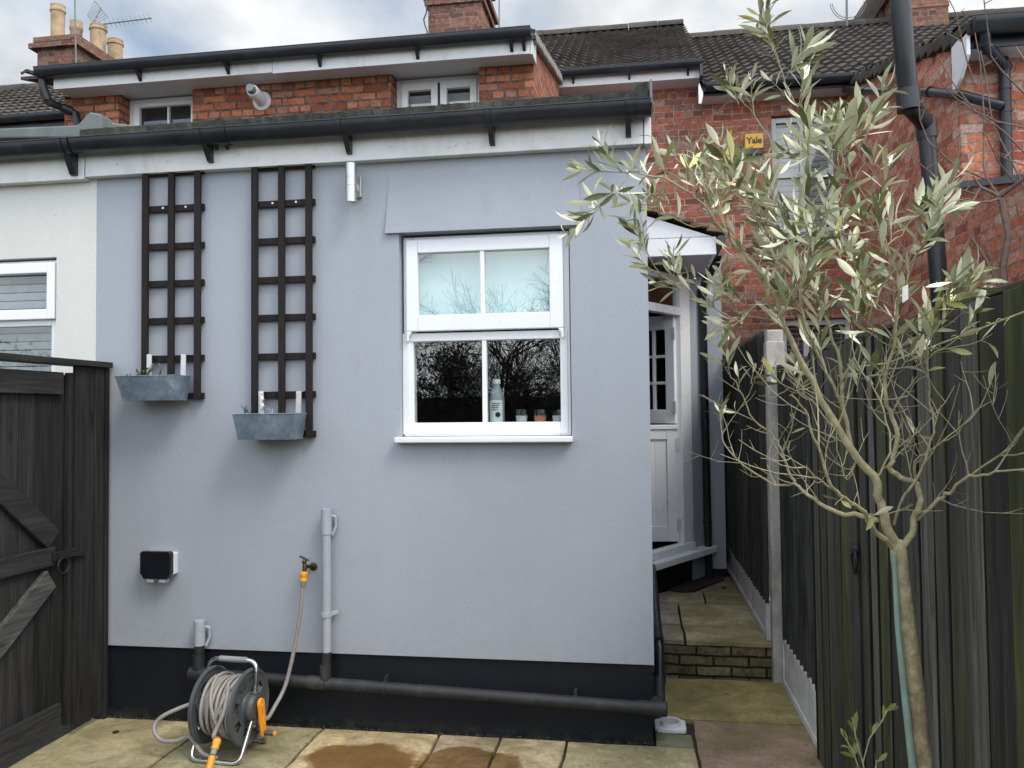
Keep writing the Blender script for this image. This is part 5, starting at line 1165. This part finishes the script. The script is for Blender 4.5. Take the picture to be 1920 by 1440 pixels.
def loop(pts, n=8):
    """catmull-rom through the points"""
    pts = [Vector(p) for p in pts]; o_ = []
    for i in range(len(pts)-1):
        p0, p1, p2, p3 = pts[max(i-1, 0)], pts[i], pts[i+1], pts[min(i+2, len(pts)-1)]
        for k in range(n):
            t = k/n; o_.append(.5*((2*p1)+(p2-p0)*t+(2*p0-5*p1+4*p2-p3)*t*t+(3*p1-p0-3*p2+p3)*t**3))
    return o_+[pts[-1]]
AW = HW+.030; zg0 = .012
def RP(a_, s_, z): return Vector((RC.x, RC.y, 0))+axr*a_+side*s_+Zv*z
def rounded(pts, r=.035, n=5):
    pts = [Vector(p) for p in pts]; o_ = [pts[0]]
    for i in range(1, len(pts)-1):
        a_, b_, c_ = pts[i-1], pts[i], pts[i+1]; u, v_ = (a_-b_).normalized(), (c_-b_).normalized(); p, q = b_+u*r, b_+v_*r
        for k in range(n+1): t = k/n; o_.append(p*(1-t)**2+b_*2*t*(1-t)+q*t*t)
    return o_+[pts[-1]]
tr = .0105
g = MB(); g.tube(rounded([RP(AW, 0, RC.z+.03), RP(AW, -.03, .455), RP(-AW, -.03, .455), RP(-AW, 0, RC.z+.03)], .055), tr, 12); g.build('handle_tube', 'chrome_tube', hr)
g = MB(); g.tube([RP(AW-.06, -.03, .455), RP(-AW+.06, -.03, .455)], .0145, 14); g.build('grip', 'grey_plastic', hr)
g = MB(); g.tube(rounded([RP(AW, .01, RC.z-.04), RP(AW, .135, zg0), RP(-AW, .135, zg0), RP(-AW, .01, RC.z-.04)], .045), tr, 12); g.build('foot_tube', 'chrome_tube', hr)
g = MB(); g.tube(rounded([RP(AW, -.01, RC.z-.04), RP(AW, -.135, zg0), RP(-AW, -.135, zg0), RP(-AW, -.01, RC.z-.04)], .045), tr, 12); g.build('foot_tube', 'chrome_tube', hr)
for s_ in (1, -1): g = MB(); g.lathe(RP(s_*(HW+.012), 0, RC.z), axr*s_, [(.068, 0), (.068, .02), (.055, .035), (0, .04)], 32); g.tube([RP(s_*AW, .0, RC.z-.075), RP(s_*AW, .0, RC.z+.075)], .018, 10); g.build('hub', 'dark_plastic', hr)
# crank
k0 = RP(AW+.030, .0, RC.z+.02); kd = (Zv*-.82+side*-.10+axr*.02).normalized(); k1 = k0+kd*.15; ku = axr.cross(kd).normalized()
g = MB()
poly = []
for i in range(9): t = math.pi*i/8; poly.append(k0-kd*(.027*math.sin(t))+ku*(.027*math.cos(t)))
for i in range(9): t = math.pi*i/8; poly.append(k1+kd*(.020*math.sin(t))-ku*(.020*math.cos(t)))
g.prism(poly, axr*.014); g.bar(k0+axr*.016, k1+axr*.016, .010, .006, ku); cr_ = g.build('crank', 'orange_plastic', hr, .003)
g = MB()
for k in range(3): c_ = k0+kd*(.022+.012*k)+axr*.0155; g.bar(c_-ku*.006, c_+ku*.004, .007, .003, kd)
g.build('crank_slots', 'red_plastic', cr_)
g = MB(); g.lathe(k1+axr*.010, axr, [(.012, 0), (.013, .005), (.0125, .055), (.011, .058)], 16); g.build('crank_knob', 'dark_plastic', cr_)
g = MB(); g.lathe(k1+axr*.066, axr, [(.0125, 0), (.0125, .008), (0, .009)], 16); g.build('knob_cap', 'orange_plastic', cr_)
# feed hose from the tap
h = [Vector((tp.x-.010, YW-.068, cz-.07)), P(563, 1150, 4.17), P(551, 1220, 4.16), P(535, 1285, 4.12), P(515, 1325, 4.05), P(500, 1348, 3.98), RP(AW-.02, -.12, .16)]
g = MB(); g.tube(loop(h), .0105, 12); tag(g.build('hose', 'hose_rubber'), 'beige hose hanging from the garden tap down to the reel', 'hose')
# outlet loop on the left
s_ = RP(-HW-.055, .0, RC.z-.0); ff = P(350, 1331, s_.y)
h = [s_, s_+Vector((-.03, 0, .003)), P(318, 1336, 3.80), P(295, 1352, 3.78), P(289, 1370, 3.76), P(303, 1388, 3.75), P(330, 1389, 3.74), P(356, 1382, 3.76), RP(-HW+.02, .10, .03), RP(0, .1, .015)]
for i in (4, 5, 6, 7): h[i].z = max(h[i].z, .012)
g = MB(); g.tube(loop(h), .0105, 12); g.build('hose_loop', 'hose_rubber', hr)
g = MB(); g.lathe(s_, Vector((-1, -.1, 0)), [(.018, -.035), (.018, -.012)], 14); g.build('inlet_connector', 'orange_plastic', hr)
g = MB(); g.lathe(s_, Vector((-1, -.1, 0)), [(.017, -.012), (.017, .006), (.012, .018)], 14); g.build('inlet_collar', 'grey_plastic', hr)
# loose hose end with its orange nozzle, hanging over the front of the reel
e0, e1, e2, e3, e4 = RP(.06, .150, RC.z+.02), RP(.03, .185, RC.z-.075), P(408, 1386, 3.60), P(400, 1412, 3.55), P(390, 1450, 3.50)
g = MB(); g.tube(loop([RP(.055, .10, RC.z+.13), e0, e1, e2]), .0105, 12); g.build('hose_end', 'hose_rubber', hr)
dd = (e3-e2).normalized(); d3 = (e4-e3).normalized()
nz_ = empty('hose_nozzle', (e4.x, e4.y, 0)); tag(nz_, 'orange hose connector and nozzle hanging in front of the reel', 'nozzle')
g = MB(); g.lathe(e2-dd*.006, dd, [(.012, 0), (.0165, .002), (.0165, .008), (.014, .01)], 16); g.build('seal_ring', 'red_plastic', nz_)
g = MB(); g.lathe(e2+dd*.002, dd, [(.017, 0), (.019, .004), (.019, .020), (.0165, .024), (.0165, .034), (.019, .038), (.017, .048)], 18); g.build('connector', 'orange_plastic', nz_)
g = MB(); g.lathe(e2+dd*.045, dd, [(.014, 0), (.015, .004), (.0135, .03), (.016, .034)], 16); g.build('grip', 'grey_plastic', nz_)
g = MB(); g.lathe(e2+dd*.078, d3, [(.012, 0), (.016, .004), (.0165, .03), (.014, .06), (.012, .09), (.0, .09)], 16); g.build('nozzle', 'orange_plastic', nz_)

# ================================================================== mat, alarm box, debris
g = MB(); mz = ZT+.004; pl = [at(x, y, 'Z', mz) for x, y in ((1226, 1101), (1272, 1111), (1300, 1110), (1358, 1088), (1352, 1078), (1285, 1078))]
tag(g.prism([(p.x, p.y, mz) for p in pl], (0, 0, .012)).build('door_mat', 'mat_brown', None, .003), 'dark brown worn mat lying on the path below the side door', 'mat')
ab0, ab1 = P(1397, 280, YM-.05), P(1431, 249, YM-.05)
ab = empty('alarm_box', ((ab0.x+ab1.x)/2, YM, ab0.z)); tag(ab, 'yellow burglar alarm box on the red brick wall', 'alarm box')
g = MB(); g.box(ab0.x, ab1.x, YM-.06, YM, ab0.z, ab1.z); g.build('cover', 'yellow_box', ab, .008)
g = MB(); g.box(ab0.x+.02, ab1.x-.015, YM-.05, YM, ab0.z-.065, ab0.z-.001); g.build('base', 'black_plastic', ab, .004)
cu = bpy.data.curves.new('lettering', 'FONT'); cu.body = 'Yale'; cu.size = .105; cu.align_x = 'CENTER'; cu.extrude = .0015; cu.offset = .0022; cu.space_character = .95
dg = bpy.data.objects.new('lettering', cu); C.objects.link(dg); bpy.context.view_layer.update()
me = bpy.data.meshes.new_from_object(dg.evaluated_get(bpy.context.evaluated_depsgraph_get())); C.objects.unlink(dg); bpy.data.objects.remove(dg)
tx = bpy.data.objects.new('lettering', me); C.objects.link(tx); me.materials.clear(); me.materials.append(MAT['lettering']); tx.parent = ab
tx.rotation_euler = (R(90), 0, 0); tx.location = Vector(((ab0.x+ab1.x)/2, YM-.063, ab0.z+.062))-ORG[ab.name]; ORG[tx.name] = ORG[ab.name]
for (px, py, z, s_, lb_) in ((217, 1374, .0, .018, 'dark dead leaf on the paving by the left gate'), (1357, 1103, ZT, .022, 'small dark stone on the path beside the mat'), (1418, 1153, ZT, .02, 'small dark pebble on the mossy step slab')):
    q = at(px, py, 'Z', z); g = MB(); g.lathe((q.x, q.y, z), (0, 0, 1), [(0, .0), (s_, .002), (s_*.8, s_*.5), (0, s_*.6)], 9, 1, True); tag(g.build('dead_leaf' if z == 0 else 'pebble', 'soil'), lb_, 'leaf' if z == 0 else 'pebble')

# grit and dead bits along the foot of the wall and in the joints
random.seed(9); g = MB()
for k in range(900):
    if k % 3: x = random.uniform(-3.0, .06); y = 4.235-abs(random.gauss(0, .014))
    else: x = random.choice(xs[1:])+random.gauss(0, .006); y = random.uniform(3.5, 4.22)
    z = .001; s_ = random.uniform(.002, .007); a_ = random.uniform(0, 6); d = Vector((math.cos(a_), math.sin(a_), random.uniform(0, .5))); leaf_quad(g, Vector((x, y, z)), d, Vector((0, 0, 1)), s_*2, s_, random.uniform(.4, 2.5), seg=2)
tag(g.build('grit', 'litter'), 'dark grit and crumbs along the foot of the wall and in the paving joints', 'grit', kind='stuff')

# ================================================================== olive tree
random.seed(42)
YT = 1.9; PXM = YT/1520
ol = empty('olive_tree', (P(1760, 2060, YT).x, YT, 0)); tag(ol, 'young olive tree with pale trunk and silver-green leaves in front of the right fence', 'tree')
def W3(L_, dys):
    """trace (px, py) list to world; dys = depth offset at start and end"""
    n = len(L_); return [P(p[0], p[1], YT+dys[0]+(dys[1]-dys[0])*i/max(1, n-1)) for i, p in enumerate(L_)]
TR = [(1762, 2060), (1745, 1760), (1727, 1460), (1720, 1370), (1714, 1290), (1703, 1200), (1692, 1110), (1685, 1034), (1682, 1012)]
g = MB(); g.tube(loop(W3(TR, (0, 0)), 4), [PXM*(22-8.5*min(1, i/26) if i < 27 else 14.2-(i-27)**2*.30) for i in range(33)], 14)
# (points, start radius px, end radius px, depth start, depth end)
BR = [
 ([(1683, 1040), (1667, 995), (1656, 966), (1647, 930), (1638, 894), (1605, 854), (1587, 829), (1551, 771), (1522, 713), (1493, 659), (1472, 612), (1459, 580), (1448, 545), (1424, 509), (1392, 474), (1363, 442), (1340, 416), (1317, 381), (1282, 355), (1241, 334), (1191, 325), (1165, 322)], 14, 1.6, 0, -.10),
 ([(1178, 326), (1156, 357), (1126, 387)], 1.6, 1.1, -.1, -.11),
 ([(1648, 977), (1616, 966), (1573, 962), (1537, 944), (1508, 923), (1490, 908), (1450, 908), (1396, 872), (1360, 836), (1351, 800)], 8, 1.6, 0, .25),
 ([(1492, 910), (1479, 883), (1464, 843), (1454, 822), (1428, 800), (1407, 775), (1385, 728), (1367, 702)], 4.6, 1.6, .14, .2),
 ([(1682, 1030), (1652, 1006), (1630, 980), (1620, 959), (1594, 941), (1569, 923), (1555, 901), (1537, 850), (1522, 807), (1508, 771), (1486, 742)], 8, 2, 0, -.25),
 ([(1600, 850), (1591, 807), (1580, 757), (1578, 713), (1573, 670), (1565, 645), (1551, 601), (1533, 558), (1516, 528), (1498, 492), (1489, 471), (1495, 400), (1508, 330), (1510, 250), (1496, 204), (1477, 166), (1462, 120), (1444, 70)], 6, 1.5, 0, .12),
 ([(1578, 757), (1551, 699), (1522, 637), (1508, 601), (1500, 560), (1512, 500), (1530, 450), (1555, 390), (1577, 324), (1588, 290), (1600, 262)], 4.5, 1.4, 0, -.2),
 ([(1686, 1036), (1710, 998), (1717, 966), (1724, 937), (1717, 908), (1690, 895), (1667, 876), (1676, 858), (1681, 814), (1667, 771), (1659, 742), (1663, 692), (1674, 655), (1679, 612), (1684, 560), (1684, 527), (1673, 488), (1650, 430), (1625, 375), (1600, 330), (1577, 290)], 10, 1.6, 0, -.08),
 ([(1717, 908), (1717, 865), (1735, 850), (1753, 840), (1790, 808), (1833, 771), (1865, 749)], 4, 1, 0, -.15),
 ([(1722, 972), (1742, 955), (1768, 930), (1786, 919), (1807, 897), (1843, 890), (1880, 884), (1930, 876)], 6.5, 2.4, 0, -.2),
 ([(1800, 903), (1840, 879), (1883, 847), (1905, 822), (1925, 790)], 3.5, 1.8, -.05, -.22),
 ([(1676, 984), (1685, 955), (1699, 926), (1717, 900), (1742, 842), (1750, 793), (1742, 742), (1741, 702), (1739, 660), (1748, 625), (1775, 590)], 4.5, 1.5, 0, -.15),
 ([(1640, 900), (1668, 850), (1662, 790), (1640, 730), (1612, 690), (1598, 640)], 3.4, 1.5, 0, .15),
 ([(1587, 829), (1560, 800), (1530, 760), (1500, 735), (1470, 725)], 2.6, 1.3, -.02, .18),
 ([(1569, 923), (1540, 900), (1500, 872), (1466, 852)], 3, 1.2, -.1, -.2),
 ([(1606, 854), (1590, 900), (1575, 860), (1566, 812)], 2.4, 1.2, 0, .1),
 ([(1684, 560), (1705, 510), (1722, 470), (1738, 445)], 2.8, 1.3, -.05, -.12),
 ([(1660, 460), (1690, 440), (1712, 410), (1755, 395)], 2.4, 1.2, -.06, .08),
 ([(1448, 545), (1400, 590), (1385, 600), (1330, 570), (1300, 555), (1255, 525), (1222, 492), (1208, 452)], 2.6, 1.1, -.03, -.2),
 ([(1472, 612), (1440, 600), (1400, 592), (1372, 578)], 2.4, 1.6, -.02, -.05),
 ([(1340, 416), (1300, 425), (1265, 410), (1228, 398), (1200, 385)], 1.8, 1.1, -.06, .05),
 ([(1363, 442), (1350, 390), (1330, 350), (1300, 320), (1272, 300)], 2, 1.1, -.06, .14),
 ([(1489, 471), (1460, 420), (1440, 370), (1428, 320), (1447, 270), (1432, 240), (1395, 192)], 2.6, 1.2, .05, .2),
 ([(1500, 545), (1470, 480), (1430, 430), (1395, 380), (1370, 340)], 2.4, 1.2, .0, -.16),
 ([(1530, 450), (1500, 410), (1462, 388), (1420, 380), (1385, 372)], 2, 1.2, -.1, -.22),
 ([(1577, 324), (1550, 300), (1520, 290), (1490, 300)], 1.6, 1.1, -.16, -.25),
 ([(1625, 375), (1640, 330), (1612, 290), (1625, 250)], 1.7, 1.1, -.07, -.1),
 ([(1650, 430), (1600, 440), (1550, 430), (1505, 440)], 2, 1.1, -.07, -.18),
 ([(1680, 600), (1630, 560), (1600, 520), (1575, 480), (1570, 440)], 2.3, 1.2, -.05, .15),
 ([(1684, 640), (1720, 600), (1760, 570), (1800, 545)], 2, 1.1, -.07, -.2),
 ([(1674, 655), (1650, 640), (1625, 600), (1612, 560)], 1.8, 1.1, -.06, -.2),
 ([(1663, 692), (1700, 690), (1740, 672), (1785, 640)], 1.8, 1.1, -.06, -.16),
 ([(1551, 699), (1530, 640), (1490, 560), (1462, 500), (1450, 460)], 2.4, 1.2, -.04, .2),
 ([(1741, 702), (1712, 720), (1700, 760), (1712, 800)], 1.6, 1, -.1, -.02),
]
BX0, BX1 = P(1355, 320, YT), P(1462, 226, YT)
bm_ = MB(); allp = []
for L_, r0, r1, d0, d1 in BR:
    pts = loop(W3(L_, (d0, d1)), 3); n = len(pts); pts = [p+Vector((random.uniform(-1, 1), random.uniform(-1, 1), random.uniform(-1, 1)))*.0028 for p in pts]
    rs = [(r0*(1-i/(n-1))**1.15+r1*(1-(1-i/(n-1))**1.15))*PXM*.62 for i in range(n)]
    big = r0 >= 6 and len(L_) > 8
    (g if r0 >= 8 else bm_).tube(pts, rs, 10 if r0 > 5 else 6); allp.append((pts, r0))
g.build('trunk', 'olive_bark', ol)
def rv(): return Vector((random.gauss(0, 1), random.gauss(0, 1), random.gauss(0, 1))).normalized()
def leafz(p):
    """how leafy the crown is at a point: bare below, full above"""
    q = (p.z-1.68)/.24; return max(0, min(1, q))
lf = MB(); nl = 0
def twig(a_, d, Ln, r, leafy, density=1.0, big=1.0):
    global nl
    n = 5; pts = [a_]; dd_ = d.normalized()
    for i in range(n): dd_ = (dd_+rv()*.16+Vector((0, 0, .10))).normalized(); pts.append(pts[-1]+dd_*(Ln/n))
    bm_.tube(pts, [r*(1-.6*i/n) for i in range(n+1)], 4)
    if leafy <= 0: return pts
    k = max(2, int(Ln/.0165*density)); ph = random.uniform(0, 6)
    for j in range(k):
        t = .12+.88*(j+.5)/k
        if random.random() > leafy: continue
        i = min(int(t*n), n-1); c = pts[i].lerp(pts[i+1], t*n-i); ax_ = (pts[i+1]-pts[i]).normalized(); u = ax_.orthogonal().normalized(); v_ = ax_.cross(u); th = ph+j*math.pi/2+random.uniform(-.3, .3)
        for s_ in (0, math.pi):
            if random.random() < .14: continue
            o_ = u*math.cos(th+s_)+v_*math.sin(th+s_); sp = random.uniform(.45, 1.1)
            dl = (ax_*(1-.25*sp)+o_*sp+Vector((0, 0, random.uniform(-.15, .25)))).normalized()
            if BX0.x < c.x < BX1.x and BX0.z < c.z < BX1.z: continue
            Lf = random.uniform(.034, .066)*big*(1-.25*(t > .9))*(1.08 if c.x > .3 else .95); leaf_quad(lf, c+o_*r, dl, (ax_-dl*.3)*random.choice((1, 1, -1))+rv()*.5, Lf, Lf*random.uniform(.17, .25), random.choice((random.uniform(.75, 1.3), random.uniform(.9, 1.5), (1.4, 1.3, .75) if random.random() < .08 else random.uniform(.8, 1.2))), random.uniform(-.18, .50)); nl += 1
    return pts
for pts, r0 in allp:
    n = len(pts); Lt = sum((pts[i+1]-pts[i]).length for i in range(n-1)); step = .039 if r0 < 5 else .046; acc = 0
    for i in range(1, n):
        seg = (pts[i]-pts[i-1]); acc += seg.length
        while acc > step:
            acc -= step; c = pts[i-1].lerp(pts[i], random.random()); ax_ = seg.normalized(); lz = leafz(c); fr_ = i/n
            if r0 >= 8 and fr_ < .25: continue
            o_ = rv(); o_ = (o_-ax_*o_.dot(ax_)).normalized()
            if lz > .3 and random.random() < (.9 if c.z < 2.3 else .5):
                twig(c, ax_*.7+o_*random.uniform(.4, 1.0)+Vector((0, 0, .35)), random.uniform(.05, .12), .0014, lz*.95, 1.0, 1.0)
            elif lz <= .3 and random.random() < .8:
                tp_ = twig(c, ax_*.8+o_+Vector((0, 0, .25)), random.uniform(.05, .22), random.uniform(.0012, .0024), .10 if random.random() < .35 else 0, .6, .8)
                for q_ in (1, 2, 3, 4):
                    if random.random() < .45: twig(tp_[q_], rv()+Vector((0, 0, .3))+(tp_[q_+1]-tp_[q_]).normalized()*.6, random.uniform(.015, .08), .0010, 0)
    # leafy tip
    if leafz(pts[-1]) > .2 or pts[-1].x < .25: twig(pts[-1], (pts[-1]-pts[-2]), random.uniform(.06, .11), .0014, .95, 1.2, 1.05)
# sprays the photo shows standing clear of the crown
for (px, py, dx, dy, dep, Ln, big) in ((1126, 387, -1, .3, -.11, .02, 1.1), (1165, 322, -1, .9, -.1, .05, 1.0), (1185, 325, .1, 1, -.1, .03, 1.0), (1367, 702, -.4, 1, .2, .05, 1.0), (1385, 728, .3, 1, .2, .05, .9), (1408, 720, .3, 1, .2, .05, .9), (1444, 70, -.2, 1, .12, .09, 1.15), (1462, 120, -.5, 1, .12, .08, 1.15), (1470, 150, .5, .8, .1, .09, 1.3), (1496, 204, .2, 1, .1, .09, 1.2), (1395, 192, -.7, .6, .2, .07, 1.2), (1385, 196, -.3, 1, .2, .05, 1.2), (1600, 250, .4, .8, -.2, .045, 1.3), (1585, 290, -.2, 1, -.2, .06, 1.35), (1560, 300, -.4, 1, -.2, .06, 1.3), (1640, 330, .5, .6, -.1, .05, 1.2), (1500, 735, -.3, 1, .1, .05, 1), (1480, 742, .6, .3, .1, .05, 1), (1744, 445, .2, 1, -.12, .08, 1.1), (1775, 590, .3, .7, -.15, .08, 1.1), (1745, 650, .1, 1, -.12, .06, 1.0), (1607, 735, .1, 1, .0, .05, 1), (1630, 720, .1, 1, .0, .05, 1)):
    b_ = P(px, py, YT+dep); t_ = P(px+dx*100, py-dy*100, YT+dep+random.uniform(-.05, .05)); twig(b_, t_-b_, Ln, .0015, 1, 1.3, big)
bm_.build('branches', 'bark', ol); lo2 = lf.build('foliage', 'olive_leaf', ol)
print('leaves', nl)
g = MB(); g.tube(W3([(1738, 2060), (1712, 1440), (1696, 1300), (1683, 1172), (1676, 1040)], (-.02, -.018)), [.0085, .0085, .0075, .006, .005], 10); tag(g.build('garden_cane', 'cane'), 'blue-green cane tied against the olive trunk', 'cane')
g = MB(); q = P(1692, 547, YT-.1); g.prism([P(1692, 538, YT-.1), P(1703, 533, YT-.1), P(1703, 561, YT-.1), P(1692, 568, YT-.1)], (0, .001, 0)); tag(g.build('plant_tag', 'tag_white'), 'small white paper tag hanging among the olive leaves', 'tag')
# suckers at the foot
sk = empty('olive_sapling', (P(1625, 1440, 1.95).x, 1.95, 0)); tag(sk, 'low leafy olive shoots at the bottom edge, left of the olive trunk', 'shrub')
bm_ = MB(); lf = MB(); r_q = [([(1640, 1900), (1632, 1500), (1618, 1430), (1606, 1390), (1598, 1345)], 1.0), ([(1618, 1430), (1630, 1385), (1655, 1350), (1664, 1330)], .8), ([(1630, 1480), (1610, 1440), (1600, 1410), (1586, 1385)], .9), ([(1632, 1500), (1640, 1450), (1644, 1425)], .9), ([(1636, 1600), (1616, 1500), (1612, 1455)], .9)]
for L_, b_ in r_q:
    pts = [P(x, y, 1.95) for x, y in L_]; bm_.tube(pts, .0016, 5)
    for i in range(max(0, len(pts)-3), len(pts)-1):
        for k in range(3 if i else 2):
            c = pts[i].lerp(pts[i+1], random.random()); 
            if c.z > .86: leaf_quad(lf, c, (pts[i+1]-pts[i]).normalized()*.9+rv()*.7, rv(), random.uniform(.030, .045)*b_, .011, random.uniform(.9, 1.6), .1)
bm_.build('stems', 'bark', sk); lf.build('leaves', 'young_leaf', sk)

# ================================================================== winter hedge and bare trees across the garden (behind the viewer, seen in the panes)
random.seed(77)
wd = MB()
def bare(a_, d, L_, r, dep):
    if dep == 0 or L_ < .12: return
    n = 3; pts = [a_]; q = d.normalized()
    for i in range(n): q = (q+rv()*.16+Vector((0, 0, .05))).normalized(); pts.append(pts[-1]+q*L_/n)
    wd.tube(pts, [max(r*(1-.45*i/n), .004) for i in range(n+1)], 3 if dep < 4 else 6, 1, False)
    for k in range(4 if dep > 2 else 5):
        t = random.uniform(.3, 1); i = min(int(t*n), n-1); c = pts[i].lerp(pts[i+1], t*n-i); bare(c, q+rv()*.75, L_*random.uniform(.55, .8), r*.5, dep-1)
for k in range(7):
    bare(Vector((-6.2+k*.95+random.uniform(-.3, .3), -8.6+random.uniform(-1.0, .3), -.1)), Vector((random.uniform(-.2, .2), 0, 1)), random.uniform(1.7, 2.4), .06, 6)
for k in range(13):
    bare(Vector((-11+k*1.5+random.uniform(-.5, .5), -9+random.uniform(-2.0, 1.0), -.1)), Vector((0, 0, 1)), random.uniform(1.9, 2.8), .085, 5)
tag(wd.build('bare_trees', 'winter_twig'), 'mass of bare winter trees across the garden, reflected in the window panes', 'trees', kind='stuff')
hg = MB(); 
for k in range(16000):
    x = random.uniform(-14, 9); zt3 = (3.3 if x < -3.3 else 2.1)+.7*noise.noise(Vector((x*.6, 0, 0)))+.5*noise.noise(Vector((x*2.3, 4, 0))); z = zt3*random.random()**.8; y = -7.2-random.random()*1.1
    leaf_quad(hg, Vector((x, y, z-.1)), rv(), rv(), random.uniform(.08, .16), .06, random.uniform(.4, 1.6), seg=2)
hg.box(-14, 9, -8.6, -8.4, -.1, 2.0, .5)
tag(hg.build('hedge', 'winter_hedge'), 'dark hedge across the garden, reflected in the lower window panes', 'hedge', kind='stuff')
